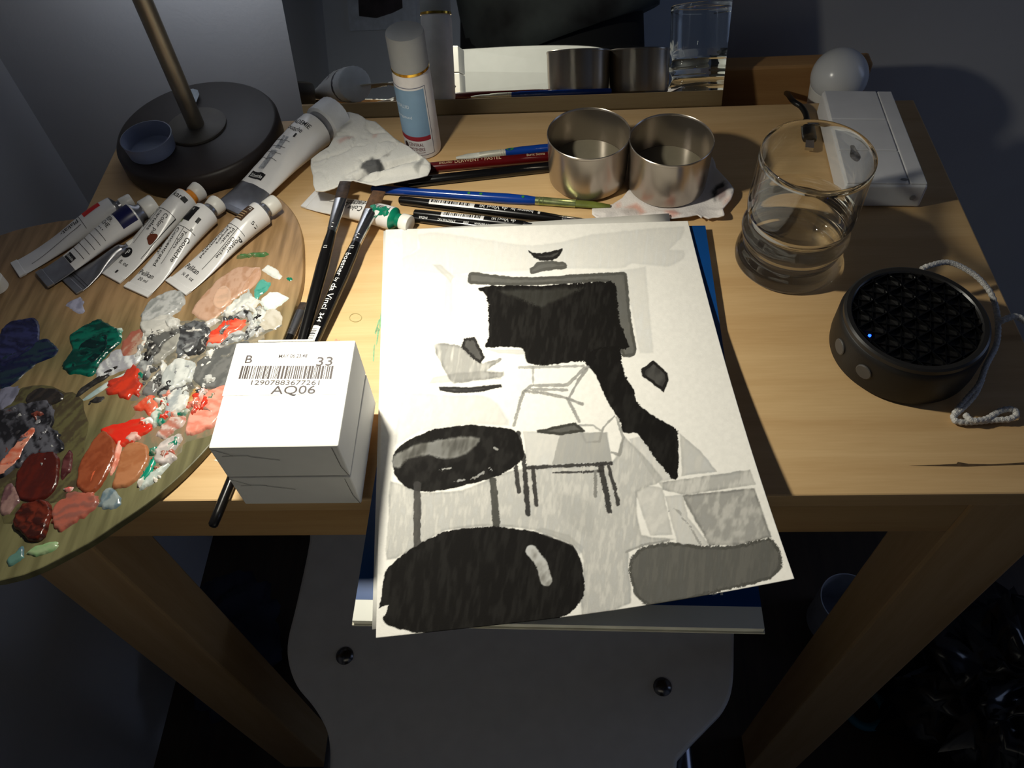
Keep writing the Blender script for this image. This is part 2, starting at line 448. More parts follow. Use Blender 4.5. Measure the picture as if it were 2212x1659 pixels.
dv = Vector((-math.sin(PA), math.cos(PA), 0)); du = Vector((math.cos(PA), math.sin(PA), 0))
def pad(u, v, z): return Vector((pad_c[0], pad_c[1], z)) + du * u + dv * v
o = mesh_obj('cover', [pad(u, v, z) for z in (.0052, .0056) for u, v in ((-.106, -.1385), (.106, -.1385), (.106, .1458), (-.106, .1458))],
             [[3, 2, 1, 0], [4, 5, 6, 7], [0, 1, 5, 4], [1, 2, 6, 5], [2, 3, 7, 6], [3, 0, 4, 7]], mat('cover_blue', (10, 66, 128), .35, var=.04), t, label='deep blue cover sheet')
o = mesh_obj('cover_margin', [pad(u, v, z) for z in (.0052, .00555) for u, v in ((-.106, -.150), (.106, -.150), (.106, -.1385), (-.106, -.1385))],
             [[3, 2, 1, 0], [4, 5, 6, 7], [0, 1, 5, 4], [1, 2, 6, 5], [2, 3, 7, 6], [3, 0, 4, 7]], mat('cover_white', (226, 226, 216), .4, var=.01), t, label='white strip along the bottom of the cover')
lettering('boesner', plane_place(pad(.0455, -.1325, .00566), du), .0155, M_INKW, t, width=.045)

def sheet(name, corners, m, nu, nv, lift, label, cat, loc, colf=None, thick=.0003, group=None):
    u, v = np.meshgrid(np.linspace(0, 1, nu), np.linspace(0, 1, nv))        # v = 0 top edge
    tl, tr, br, bl = [np.array(c) for c in corners]
    P = ((1 - u)[..., None] * (1 - v)[..., None] * tl + u[..., None] * (1 - v)[..., None] * tr + u[..., None] * v[..., None] * br + (1 - u)[..., None] * v[..., None] * bl)
    z = lift(u, v)
    V = np.concatenate([P.reshape(-1, 2), z.reshape(-1, 1)], 1)
    i = np.arange(nu * nv).reshape(nv, nu)
    F = np.stack([i[1:, :-1], i[1:, 1:], i[:-1, 1:], i[:-1, :-1]], -1).reshape(-1, 4)
    cols = colf(V) if colf else None
    o = mesh_obj(name, V, F, m, None, loc, True, cols)
    s = o.modifiers.new('thickness', 'SOLIDIFY'); s.thickness = thick; s.offset = -1
    return tag(o, label, cat, group)
# second white sheet under the painting
tl, tr = Z(829, 500, .0058), Z(1445, 462, .0062); br, bl = Z(1560, 1262, .0062), Z(804, 1360, .0060)
sheet('paper_sheet', [tuple(p)[:2] for p in (tl, tr, br, bl)], M_PAPER, 12, 16, lambda u, v: .0064 + .0003 * u + 0 * v, 'blank white sheet between the painting and the pad', 'paper', (.01, .07, .006))
# pixel outline of everything brushed on the painting, back to front: (outline, grey level, strength, edge softness px, dryness, streaks)
PAINT = []
def wash(T, pts, g, a, soft=4, dry=0., streak=.25, warm=0): PAINT.append(('p', T(pts), g, a, soft, dry, streak, 0))
def stroke(T, pts, w, g, a=.9, soft=2, dry=.1, streak=.2): PAINT.append(('l', T(pts), g, a, soft, dry, streak, w * (.434 if T is T1 else .4611) / 2))
wash(T1, [(235, 130), (330, 120), (480, 140), (640, 165), (800, 185), (960, 165), (1100, 130), (1300, 110), (1560, 90), (1545, 150), (1490, 205), (1560, 210), (1560, 250), (1480, 290), (1300, 275), (1250, 300), (980, 300), (800, 310), (500, 320), (420, 330), (180, 310), (160, 250), (250, 200)], 200, .48, 6, 0, .5)
wash(T1, [(160, 100), (235, 100), (235, 200), (160, 260)], 212, .4, 4)
wash(T1, [(310, 280), (350, 280), (420, 340), (400, 372), (370, 340)], 180, .6, 4)
wash(T1, [(375, 345), (412, 370), (405, 620), (357, 800), (350, 700)], 196, .5, 5)
wash(T1, [(412, 330), (490, 330), (480, 650), (405, 680)], 212, .5, 6)
wash(T1, [(1240, 310), (1370, 290), (1410, 720), (1340, 722), (1300, 500)], 200, .5, 6, 0, .4)
wash(T1, [(570, 700), (770, 705), (770, 728), (640, 722)], 190, .6, 3)
wash(T1, [(165, 915), (420, 930), (560, 930), (640, 980), (690, 1080), (500, 1075), (250, 1110), (120, 1180), (150, 960)], 186, .55, 8, 0, .6)
wash(T2, [(225, 390), (370, 440), (560, 430), (760, 350), (850, 330), (1260, 300), (1320, 180), (1500, 380), (1380, 440), (1400, 640), (1560, 660), (1340, 720), (1350, 960), (1120, 1015), (1130, 760), (1080, 690), (900, 620), (700, 600), (480, 620), (350, 700), (205, 760), (215, 560)], 160, .74, 5, 0, .5)
wash(T2, [(1000, 440), (1160, 480), (1200, 660), (1120, 640), (1020, 540)], 150, .28, 14, 0, .6)
wash(T2, [(500, 610), (640, 590), (800, 595), (780, 612), (560, 616)], 150, .4, 5)
wash(T2, [(1370, 440), (1430, 410), (1500, 420), (1545, 640), (1440, 645)], 150, .5, 4, 0, .5)
wash(T2, [(1510, 460), (1590, 450), (1620, 560), (1720, 690), (1570, 690)], 178, .6, 3)
wash(T2, [(1480, 395), (1910, 335), (1935, 405), (1800, 425), (1600, 455), (1500, 430)], 140, .7, 3, 0, .6)
wash(T2, [(1590, 455), (1930, 420), (2010, 650), (1850, 690), (1720, 690), (1650, 570)], 118, .78, 4, .05, .45)
wash(T2, [(1580, 165), (1680, 250), (1755, 345), (1590, 365)], 178, .75, 3, 0, .3)
wash(T2, [(1340, 190), (1390, 180), (1560, 375), (1470, 400)], 176, .55, 4, 0, .5)
wash(T1, [(785, 210), (830, 222), (900, 218), (957, 198), (940, 235), (900, 260), (840, 258), (800, 235)], 38, .95, 2, .25)
wash(T1, [(795, 300), (830, 270), (900, 262), (970, 270), (980, 295), (940, 305), (880, 310), (800, 328)], 92, .95, 2, .2)
wash(T1, [(490, 325), (520, 318), (700, 340), (860, 340), (1080, 325), (1230, 318), (1275, 325), (1290, 480), (1310, 620), (1325, 700), (1310, 735), (1260, 742), (1245, 700), (1200, 500), (1180, 370), (1000, 375), (700, 385), (500, 375), (485, 350)], 84, .95, 2, .05, .3)
wash(T1, [(535, 400), (620, 385), (850, 385), (1200, 365), (1225, 420), (1240, 560), (1270, 640), (1290, 690), (1250, 700), (1140, 700), (1110, 770), (1030, 762), (930, 775), (860, 785), (780, 765), (760, 700), (690, 690), (570, 690), (590, 640), (585, 480), (575, 430)], 22, 1, 1.6, .22, .1)
wash(T1, [(640, 412), (1060, 396), (850, 490)], 64, .6, 12, .4, .7)
wash(T1, [(1070, 770), (1110, 700), (1240, 690), (1250, 760), (1270, 830), (1310, 900), (1330, 970), (1420, 1040), (1530, 1110), (1530, 1340), (1500, 1345), (1400, 1220), (1330, 1120), (1260, 1120), (1240, 1060), (1180, 960), (1120, 830)], 20, 1, 1.6, .2, .1)
wash(T1, [(1350, 800), (1410, 755), (1480, 820), (1485, 860), (1460, 915), (1400, 870), (1350, 835)], 34, .97, 1.8, .05, .5)
wash(T1, [(310, 840), (420, 820), (600, 805), (665, 820), (650, 850), (440, 862), (290, 875)], 160, .5, 5)
wash(T1, [(320, 680), (350, 670), (450, 685), (510, 740), (560, 770), (660, 745), (580, 810), (660, 815), (655, 840), (520, 860), (410, 870), (360, 790), (325, 720)], 118, .72, 3, .1, .6)
wash(T1, [(465, 650), (520, 640), (545, 690), (570, 740), (550, 772), (500, 740), (450, 690)], 46, .93, 2, .15, .3)
wash(T1, [(340, 888), (500, 890), (650, 875), (655, 890), (540, 915), (420, 920), (345, 908)], 52, .93, 2, .05)
for pts, w, g in (([(740, 792), (1060, 785)], 13, 176), ([(810, 790), (810, 880)], 10, 180), ([(760, 915), (800, 882), (980, 880), (1060, 800), (1085, 790)], 15, 160), ([(800, 900), (980, 905)], 14, 165),
                  ([(770, 910), (880, 922), (980, 945), (1055, 975)], 14, 150), ([(980, 945), (1040, 1060)], 14, 160), ([(990, 940), (1040, 850), (1078, 800)], 14, 155), ([(760, 920), (735, 1000), (715, 1080)], 15, 155),
                  ([(1215, 1035), (1160, 1090), (1140, 1160), (1075, 1165), (1050, 1120)], 11, 160), ([(1225, 1040), (1258, 1140), (1240, 1228), (1200, 1215)], 14, 165), ([(1040, 1080), (1110, 1080), (1145, 1105)], 8, 180)):
    stroke(T1, pts, w, g - 26, .85)
wash(T1, [(760, 1110), (1180, 1115), (1205, 1270), (780, 1290)], 186, .65, 3, 0, .4)
wash(T1, [(945, 1120), (1175, 1115), (1205, 1265), (905, 1275)], 150, .75, 2, 0, .2)
wash(T1, [(828, 1105), (1020, 1065), (1072, 1110), (940, 1130), (830, 1118)], 64, .93, 2, .1)
for pts, w, g in (([(780, 1292), (1000, 1280), (1200, 1270)], 17, 62), ([(910, 1316), (1160, 1308)], 11, 70), ([(735, 1120), (765, 1260), (785, 1525)], 24, 58), ([(725, 1290), (738, 1410)], 20, 66), ([(808, 1290), (828, 1475)], 22, 66),
                  ([(1120, 1310), (1120, 1430)], 15, 140), ([(1150, 1290), (1190, 1505)], 28, 62), ([(1185, 1280), (1235, 1470)], 21, 66)):
    stroke(T1, pts, w, g - 12, .97, 1.8, .2, .1)
wash(T2, [(235, 265), (300, 200), (430, 145), (600, 125), (790, 145), (825, 175), (850, 260), (830, 300), (740, 360), (610, 400), (480, 430), (370, 440), (290, 415), (240, 350)], 22, 1, 1.8, .08, .12)
wash(T2, [(240, 270), (360, 215), (560, 180), (640, 190), (620, 225), (560, 270), (480, 285), (400, 265), (300, 290), (270, 325), (235, 320)], 118, .9, 7, .15, .7)
stroke(T2, [(460, 335), (520, 326)], 4, 200, .7, 1.5, .5); stroke(T2, [(520, 392), (600, 380), (685, 335)], 4, 190, .6, 1.5, .8); stroke(T2, [(710, 232), (725, 240)], 8, 180, .7)
stroke(T2, [(350, 405), (350, 560), (348, 695)], 34, 58, .95, 2, .12, .5); stroke(T2, [(705, 385), (715, 520), (722, 605)], 34, 64, .95, 2, .12, .5)
wash(T2, [(195, 830), (215, 790), (330, 700), (480, 625), (700, 600), (900, 625), (1080, 690), (1120, 770), (1135, 900), (1110, 960), (1060, 1010), (980, 1040), (700, 1080), (500, 1095), (350, 1100), (230, 1070), (190, 1040), (215, 970), (175, 980), (185, 900)], 18, 1, 1.8, .16, .1)
wash(T2, [(900, 622), (1080, 690), (1110, 740), (1130, 700), (1060, 640), (930, 605)], 170, .6, 5)
stroke(T2, [(885, 715), (930, 770), (955, 855)], 52, 186, .95, 2.5, .12, .5)
wash(T2, [(1345, 760), (1400, 700), (1530, 675), (1700, 695), (1850, 690), (2000, 655), (2050, 720), (2060, 790), (2000, 850), (1800, 900), (1600, 950), (1430, 975), (1370, 920), (1345, 830)], 82, .97, 2.2, .30, .5)
stroke(T2, [(1330, 720), (1400, 690), (1530, 668)], 10, 130, .6); stroke(T2, [(1530, 530), (1550, 515), (1575, 530), (1590, 560), (1620, 590), (1680, 690)], 5, 110, .55, 1.5, .4)
def paint_colours(V):
    px = project(V); X, Y = px[:, 0], px[:, 1]
    base = np.empty((len(V), 3)); base[:] = lin((240, 237, 229))
    g0 = .94 + .10 * fbm(X / 7, Y / 7, 5, 3); base *= g0[:, None]
    ed = fbm(X / 9, Y / 9, 21, 3) - .5; ed2 = fbm(X / 2.2, Y / 2.2, 23, 2) - .5
    st0 = fbm(X / 45, Y / 45, 77, 2)
    for k, (kind, pts, g, a, soft, dry, streak, w) in enumerate(PAINT):
        poly = pts
        if kind == 'p' and len(pts) >= 8:                              # rounded, but keeping corners
            n_ = len(pts); cm = catmull(pts, 3)
            poly = [tuple(.55 * c_ + .45 * (a_ * (1 - j / 3) + b_ * j / 3) for a_, b_, c_ in zip(pts[i], pts[(i + 1) % n_], cm[i * 3 + j])) for i in range(n_) for j in range(3)]
        x0 = min(p[0] for p in poly) - 20 - w; x1 = max(p[0] for p in poly) + 20 + w; y0 = min(p[1] for p in poly) - 20 - w; y1 = max(p[1] for p in poly) + 20 + w
        m = np.where((X > x0) & (X < x1) & (Y > y0) & (Y < y1))[0]
        if not len(m): continue
        x, y = X[m], Y[m]
        s = sdf(x, y, poly) if kind == 'p' else w - seg_dist(x, y, poly, False)
        s = s + ed[m] * (3 + 10 * dry) + ed2[m] * (.8 + 20 * dry * smooth(st0[m], .45, .62))
        al = smooth(s, -soft * .5, soft * .5) * a
        st = fbm(x / (6 + 3 * (k % 4)) + .35 * y / 20, y / (40 - 8 * (k % 3)), 31 + k, 3)
        al = al * (1 - (streak if g > 100 else streak * .12) * .75 * (1 - smooth(st, .22, .62)))
        # a wash dries darker at its rim
        if streak > .2 and kind == 'p': al = np.clip(al * (1 + .25 * smooth(s, 8, 1) * smooth(s, -1, 1)), 0, 1)
        blue = (st - .5) * 10
        c = np.array(lin((max(g - 1, 0), g - 2 if g > 60 else g - 3, g - 7 if g > 60 else g - 5)))
        c = c[None, :] * (1 + streak * (st - .5)[:, None] * 1.0) * np.stack([1 - .006 * blue, 1 + 0 * blue, 1 + .012 * blue], 1)
        base[m] = base[m] * (1 - al[:, None]) + c * al[:, None]
    return np.clip(base, 0.003, 1)
tl, tr, br, bl = Z(833, 496, .0082), Z(1486, 477, .0082), Z(1716, 1250, .036), Z(812, 1378, .0095)
PU, PV = 520, 735
paint_sheet = sheet('gouache_painting', [tuple(p)[:2] for p in (tl, tr, br, bl)], M_COLDRY, PU, PV,
      lambda u, v: .0082 + .0013 * v * (1 - u) + .0278 * (u ** 2.2) * (v ** 2.4) + .0012 * np.sin(u * 7) * v ** 2 * (1 - u), 'grey and black gouache painting of a room on white paper', 'painting', (.01, .07, .008), paint_colours)

# ------------------------------------------------------------------ palette with its daubs of paint
ZPAL = .0062
pal_px = [(655, 560), (652, 505), (636, 462), (600, 425), (545, 404), (490, 408), (430, 430), (372, 456)]
pal = [tuple(Z(x, y, ZPAL))[:2] for x, y in pal_px]
low_px = [(0, 1255), (160, 1190), (255, 1130), (330, 1078), (400, 1018), (470, 942), (540, 850), (598, 760), (636, 665), (652, 610)]
low = [tuple(Z(x, y, ZPAL))[:2] for x, y in low_px]
far = [(-.365, .240), (-.420, .215), (-.462, .150), (-.480, .080), (-.468, .015), (-.425, -.030), (-.365, -.052)]
pal = catmull(pal + far + low, 4)
t = thing('painter_palette', 'oval wooden palette thick with dried paint', 'palette', (-.33, .10, .0002))
PALETTE = t
v, f = prism_vf(pal, .0002, ZPAL)
m = bpy.data.materials.new('stained_palette_wood'); m.use_nodes = True
nt = m.node_tree; b = nt.nodes['Principled BSDF']; N = nt.nodes.new; L = nt.links.new
tc = N('ShaderNodeTexCoord'); mp = N('ShaderNodeMapping'); mp.inputs['Rotation'].default_value = (0, 0, .75); mp.inputs['Scale'].default_value = (90, 10, 10)
L(tc.outputs['Object'], mp.inputs[0])
n1 = N('ShaderNodeTexNoise'); n1.inputs['Scale'].default_value = 2; n1.inputs['Detail'].default_value = 6; L(mp.outputs[0], n1.inputs['Vector'])
n2 = N('ShaderNodeTexNoise'); n2.inputs['Scale'].default_value = 14; n2.inputs['Detail'].default_value = 4; L(tc.outputs['Object'], n2.inputs['Vector'])
sx = N('ShaderNodeSeparateXYZ'); L(tc.outputs['Object'], sx.inputs[0])
ma = N('ShaderNodeMath'); ma.operation = 'MULTIPLY_ADD'; ma.inputs[1].default_value = 4.2; ma.inputs[2].default_value = .02; L(sx.outputs['Y'], ma.inputs[0])
ad = N('ShaderNodeMath'); ad.operation = 'ADD'; L(ma.outputs[0], ad.inputs[0]); L(n2.outputs['Fac'], ad.inputs[1])
r1 = N('ShaderNodeValToRGB'); r1.color_ramp.elements[0].position = .35; r1.color_ramp.elements[1].position = .85
r1.color_ramp.elements[0].color = lin((112, 108, 74)) + (1,); r1.color_ramp.elements[1].color = lin((172, 138, 98)) + (1,)
L(ad.outputs[0], r1.inputs[0])
mx = N('ShaderNodeMix'); mx.data_type = 'RGBA'; mx.blend_type = 'MULTIPLY'; mx.inputs[0].default_value = .8
r2 = N('ShaderNodeValToRGB'); r2.color_ramp.elements[0].color = (.42, .40, .34, 1); r2.color_ramp.elements[1].color = (1, 1, 1, 1); r2.color_ramp.elements[0].position = .3; r2.color_ramp.elements[1].position = .62
L(n1.outputs['Fac'], r2.inputs[0]); L(r1.outputs[0], mx.inputs[6]); L(r2.outputs[0], mx.inputs[7]); L(mx.outputs[2], b.inputs['Base Color'])
b.inputs['Roughness'].default_value = .42
bo = mesh_obj('palette_board', v, f, m, t); bevel_mod(bo, .0008)
M_PAINT = mat('gouache', attr='Col', rough=.26, spec=.6)
_dk = [0]
def daub(T, pts, rgb, rgb2=None, h=.0008, rough_=.5, ridge=1., label=None):
    _dk[0] += 1; k = _dk[0]
    px = catmull(T(pts), 7)
    o2 = [tuple(Z(x, y, ZPAL))[:2] for x, y in px]
    # frayed edge
    out = []
    for i, (a, b_) in enumerate(o2):
        n = ((vnoise(np.array([i * .33]), np.array([k * 3.1]), 9)[0] - .40) * .0040 + (vnoise(np.array([i * .9]), np.array([k * 5.3]), 19)[0] - .5) * .0026) * rough_
        cx = sum(p[0] for p in o2) / len(o2); cy = sum(p[1] for p in o2) / len(o2)
        d = math.hypot(a - cx, b_ - cy) + 1e-6
        out.append((a + n * (a - cx) / d, b_ + n * (b_ - cy) / d))
    try:
        v, f = cdt(out, .00105)
    except Exception:
        return
    s = np.maximum(sdf(v[:, 0], v[:, 1], out), 0)
    ang = 2.2 + 1.3 * math.sin(k * 1.7); c, sn = math.cos(ang), math.sin(ang)
    x = v[:, 0] * c + v[:, 1] * sn; y = -v[:, 0] * sn + v[:, 1] * c
    wx = fbm(x * 160, y * 160, k + 3, 2) * 2.4
    st = fbm(x * 90 + wx, y * 420 + wx, k, 3)
    sw = fbm(x * 120, y * 120, k + 50, 3)
    hh = h * smooth(s, 0, .0022) * (.35 + .75 * ridge * st + .45 * sw) + h * .55 * np.exp(-((s - .0012) / .0008) ** 2)
    zz = ZPAL + .00008 + .000012 * k + hh
    zz[s < 1e-5] = ZPAL - .00005
    V = np.column_stack([v, zz])
    c1 = np.array(lin(rgb)); c2 = np.array(lin(rgb2)) if rgb2 else np.clip(c1 * 1.45 + .02, 0, .9)
    mixf = smooth(.7 * st + .3 * sw, .40, .60)[:, None]
    cols = c1 * (1 - mixf) + c2 * mixf
    return mesh_obj('paint_daub', V, f, M_PAINT, PALETTE, smooth_=True, cols=cols, label=label)
D = daub
D(T7, [(60, 1000), (200, 760), (560, 740), (900, 660), (1250, 560), (1600, 560), (1640, 760), (1450, 930), (1250, 1500), (700, 1640), (100, 1640), (40, 1300)], (112, 108, 96), (150, 138, 116), .00012, 2)
D(T6, [(930, 320), (1100, 220), (1580, 180), (1540, 440), (1300, 600), (1120, 800), (990, 880), (1010, 620), (960, 440)], (140, 116, 92), (116, 112, 90), .00012, 2)
D(T6, [(0, 320), (420, 190), (640, 420), (520, 900), (350, 1000), (0, 1100)], (66, 58, 42), (88, 84, 54), .00012, 2)
D(T5, [(0, 1100), (100, 1020), (230, 1000), (280, 1060), (270, 1160), (220, 1230), (100, 1300), (0, 1340)], (46, 50, 96), (24, 26, 60), .0009)
D(T5, [(0, 1290), (150, 1230), (300, 1150), (390, 1190), (380, 1270), (240, 1330), (120, 1440), (0, 1500)], (18, 24, 58), (30, 50, 60), .0007)
D(T5, [(0, 1500), (100, 1480), (140, 1500), (90, 1590), (0, 1650)], (104, 104, 122), None, .0005)
D(T5, [(470, 900), (560, 850), (590, 900), (580, 970), (500, 940)], (140, 140, 160), None, .0003)
D(T5, [(445, 1330), (510, 1220), (500, 1120), (640, 1030), (710, 1015), (780, 1060), (850, 1090), (840, 1180), (760, 1260), (690, 1340), (660, 1400), (560, 1400), (470, 1380)], (6, 92, 76), (3, 48, 42), .0013, label='dark green patch of paint')
D(T5, [(500, 1360), (560, 1200), (660, 1130), (760, 1120), (760, 1230), (660, 1330), (560, 1360)], (4, 46, 42), (2, 30, 30), .0012, .3)
D(T5, [(850, 1200), (900, 1120), (990, 1080), (1040, 1150), (980, 1240), (870, 1280)], (158, 92, 76), (176, 150, 130), .0005)
D(T5, [(690, 1350), (760, 1270), (840, 1220), (880, 1260), (1000, 1250), (950, 1330), (800, 1400), (700, 1420)], (158, 158, 164), (210, 212, 212), .0010)
D(T5, [(785, 1075), (840, 1070), (860, 1100), (835, 1160), (770, 1210), (830, 1120)], (190, 205, 195), (40, 130, 105), .0011)
D(T5, [(560, 1500), (700, 1400), (820, 1335), (840, 1350), (780, 1400), (640, 1490), (540, 1560)], (24, 22, 22), (44, 42, 40), .0008)
D(T5, [(570, 1580), (700, 1480), (800, 1420), (900, 1380), (740, 1490), (640, 1560)], (146, 166, 166), (190, 200, 196), .0006)
D(T6, [(620, 290), (680, 250), (735, 255), (700, 285)], (24, 20, 18), None, .0003); D(T6, [(600, 300), (640, 292), (630, 305), (608, 310)], (20, 18, 18), None, .0002)
D(T7, [(700, 600), (760, 480), (900, 330), (1000, 220), (1200, 100), (1400, 90), (1470, 110), (1440, 240), (1340, 350), (1240, 400), (1150, 480), (1100, 560), (1020, 620), (930, 690), (780, 660)], (184, 142, 114), (202, 164, 140), .0007, .4, .6, label='wide flesh-coloured patch of paint')
D(T7, [(1240, 380), (1280, 280), (1400, 110), (1470, 120), (1450, 230), (1340, 350)], (190, 146, 116), (204, 162, 136), .0008, .2)
D(T7, [(930, 450), (990, 330), (1080, 300), (1150, 380), (1130, 490), (1020, 570), (940, 530)], (218, 178, 152), (200, 166, 142), .0011, .2)
D(T7, [(970, 460), (1020, 390), (1080, 380), (1100, 430), (1050, 500), (990, 500)], (186, 166, 144), None, .0004, .2)
D(T7, [(1490, 100), (1560, 70), (1640, 110), (1710, 190), (1690, 220), (1620, 205), (1500, 140)], (228, 228, 222), (214, 222, 214), .0009)
D(T7, [(1765, 222), (1800, 198), (1825, 220), (1790, 244)], (14, 116, 86), None, .0005)
D(T7, [(1390, 360), (1450, 240), (1560, 260), (1560, 310), (1480, 400), (1420, 450)], (84, 164, 148), (50, 140, 124), .0006)
D(T7, [(1420, 780), (1540, 560), (1640, 560), (1700, 650), (1680, 760), (1600, 790)], (180, 172, 156), (196, 190, 178), .0003)
D(T7, [(1470, 480), (1540, 400), (1640, 370), (1780, 430), (1720, 490), (1640, 550), (1530, 570)], (212, 226, 222), (230, 232, 226), .0012)
D(T7, [(560, 800), (720, 700), (900, 740), (920, 860), (820, 960), (700, 1080), (560, 1090), (520, 1000)], (110, 112, 114), (56, 56, 58), .0012, 1)
D(T7, [(1380, 640), (1440, 560), (1530, 580), (1500, 680), (1430, 790), (1400, 760)], (100, 104, 104), (210, 214, 208), .0008)
D(T7, [(1120, 660), (1250, 590), (1370, 600), (1400, 720), (1420, 820), (1390, 870), (1280, 900), (1300, 780), (1320, 680), (1200, 670)], (34, 32, 32), (170, 172, 172), .0014, 1)
D(T7, [(1050, 610), (1180, 480), (1300, 420), (1330, 350), (1400, 380), (1400, 450), (1480, 470), (1430, 560), (1380, 600), (1300, 560), (1150, 620)], (226, 224, 216), (180, 184, 180), .0022, 1.3)
D(T7, [(900, 900), (1010, 880), (1180, 820), (1280, 850), (1220, 920), (1080, 960), (930, 1000)], (190, 192, 190), (120, 122, 122), .0012, 1)
D(T7, [(860, 950), (900, 860), (980, 780), (1110, 690), (1290, 680), (1320, 700), (1240, 790), (1150, 860), (1000, 970), (900, 970)], (214, 66, 44), (226, 112, 84), .0016, .8, label='bright red stroke of paint')
D(T7, [(760, 1400), (720, 1300), (760, 1180), (840, 1080), (1000, 1000), (1180, 950), (1330, 930), (1300, 1060), (1200, 1250), (1120, 1390), (900, 1450)], (92, 93, 92), (112, 112, 110), .0008, .5)
D(T7, [(740, 990), (850, 860), (880, 900), (850, 1010), (760, 1080)], (34, 32, 32), (60, 60, 60), .0016)
D(T7, [(600, 990), (680, 900), (760, 900), (740, 980), (700, 1060), (630, 1060)], (180, 182, 180), (90, 90, 92), .0016, 1)
D(T7, [(250, 1120), (330, 1050), (400, 940), (560, 830), (580, 920), (540, 1000), (430, 1080), (360, 1150), (280, 1180)], (140, 138, 132), (160, 158, 150), .0012)
D(T7, [(130, 640), (180, 540), (280, 440), (420, 380), (520, 360), (620, 420), (590, 540), (500, 620), (380, 690), (250, 720), (140, 720)], (150, 152, 150), (196, 196, 194), .0016, .6)
D(T7, [(200, 890), (330, 870), (560, 790), (580, 830), (440, 920), (360, 1000), (300, 1090), (230, 1070)], (42, 40, 40), (96, 96, 94), .0014, 1)
D(T7, [(130, 720), (260, 700), (400, 640), (520, 660), (580, 730), (560, 800), (460, 800), (350, 850), (200, 890), (140, 820)], (208, 205, 198), (190, 188, 182), .0026, .6, .6, label='thick off-white mound of paint')
D(T7, [(410, 760), (430, 700), (500, 690), (560, 720), (550, 780), (470, 800)], (214, 212, 206), (170, 170, 166), .0034, .4)
D(T7, [(80, 1250), (110, 1150), (200, 1090), (290, 1120), (260, 1240), (170, 1290)], (104, 106, 108), (170, 172, 170), .0010, 1)
D(T7, [(75, 1280), (130, 1270), (190, 1290), (140, 1320), (90, 1310)], (0, 104, 84), None, .0005)
D(T7, [(140, 1500), (200, 1400), (330, 1250), (400, 1200), (350, 1330), (320, 1480), (230, 1540)], (96, 94, 94), (120, 118, 116), .0009)
D(T7, [(250, 1470), (270, 1350), (330, 1260), (360, 1280), (310, 1400), (290, 1490)], (196, 198, 196), (150, 150, 150), .0013)
D(T7, [(350, 1400), (360, 1300), (440, 1200), (560, 1120), (700, 1150), (740, 1220), (700, 1350), (600, 1420), (440, 1480)], (176, 180, 178), (212, 214, 210), .0018, .7)
D(T7, [(490, 1250), (560, 1170), (680, 1160), (700, 1260), (620, 1340), (510, 1330)], (112, 113, 116), (140, 142, 144), .0014, .6)
D(T7, [(320, 1560), (400, 1470), (560, 1450), (560, 1540), (460, 1600), (360, 1610)], (90, 90, 92), (150, 152, 150), .0012, 1)
D(T5, [(740, 1490), (860, 1400), (950, 1340), (1010, 1430), (990, 1530), (930, 1560), (820, 1540)], (202, 56, 32), (168, 52, 36), .0009, 1.4, label='ragged red patch of paint')
D(T6, [(940, 320), (1050, 250), (1100, 280), (1080, 360), (1000, 365)], (204, 72, 46), (214, 110, 84), .0008, 1)
D(T6, [(720, 490), (800, 440), (1000, 400), (1050, 450), (1030, 520), (900, 570), (850, 620), (790, 560)], (208, 42, 26), (190, 60, 40), .0008, .9)
D(T6, [(0, 400), (100, 330), (250, 280), (380, 330), (390, 480), (440, 560), (420, 660), (250, 660), (120, 760), (0, 800)], (26, 25, 29), (84, 84, 92), .0012, 1, label='black mass of dried paint')
D(T6, [(180, 300), (240, 210), (380, 190), (450, 230), (420, 290), (300, 320)], (34, 31, 30), (50, 44, 40), .0006)
D(T6, [(230, 450), (270, 405), (310, 420), (290, 460), (250, 465)], (140, 140, 144), (90, 90, 96), .0011)
D(T6, [(250, 590), (270, 500), (350, 460), (360, 540), (310, 600)], (96, 98, 104), (60, 60, 66), .0009)
D(T6, [(0, 1060), (30, 900), (100, 870), (140, 980), (60, 1080)], (96, 66, 70), (140, 110, 104), .0007)
D(T6, [(110, 850), (150, 740), (240, 650), (350, 610), (410, 670), (420, 800), (380, 920), (280, 990), (150, 980)], (80, 24, 14), (62, 20, 14), .0010, .3)
D(T6, [(0, 730), (90, 620), (160, 530), (240, 470), (265, 500), (200, 610), (110, 740), (0, 820)], (196, 96, 70), (206, 140, 118), .0014, .6)
D(T6, [(430, 830), (440, 720), (490, 630), (520, 680), (500, 780)], (62, 24, 26), (90, 50, 50), .0007)
D(T6, [(540, 880), (560, 740), (620, 620), (700, 510), (760, 500), (810, 560), (810, 680), (760, 800), (690, 900), (620, 940)], (122, 58, 32), (136, 70, 42), .0009, .3, label='brown oval patch of paint')
D(T6, [(620, 880), (650, 790), (700, 720), (760, 680), (750, 780), (690, 890)], (178, 112, 68), (190, 90, 56), .0006, .3)
D(T6, [(790, 880), (820, 760), (870, 620), (950, 570), (1040, 600), (1050, 680), (1000, 800), (900, 880), (820, 900)], (156, 98, 62), (168, 112, 76), .0009, .3, label='tan oval patch of paint')
D(T6, [(770, 820), (800, 700), (830, 570), (860, 570), (850, 660), (800, 780)], (230, 168, 152), (214, 130, 108), .0014, .5)
D(T6, [(880, 560), (920, 505), (975, 510), (985, 550), (930, 570)], (206, 150, 138), (226, 190, 180), .0012)
D(T6, [(110, 1150), (140, 1050), (220, 1000), (340, 990), (360, 1110), (290, 1260), (180, 1250)], (96, 36, 22), (50, 18, 12), .0020, .5)
D(T6, [(370, 1130), (420, 980), (520, 920), (640, 930), (700, 960), (680, 1030), (540, 1120), (430, 1190)], (158, 86, 70), (130, 80, 70), .0008, .9)
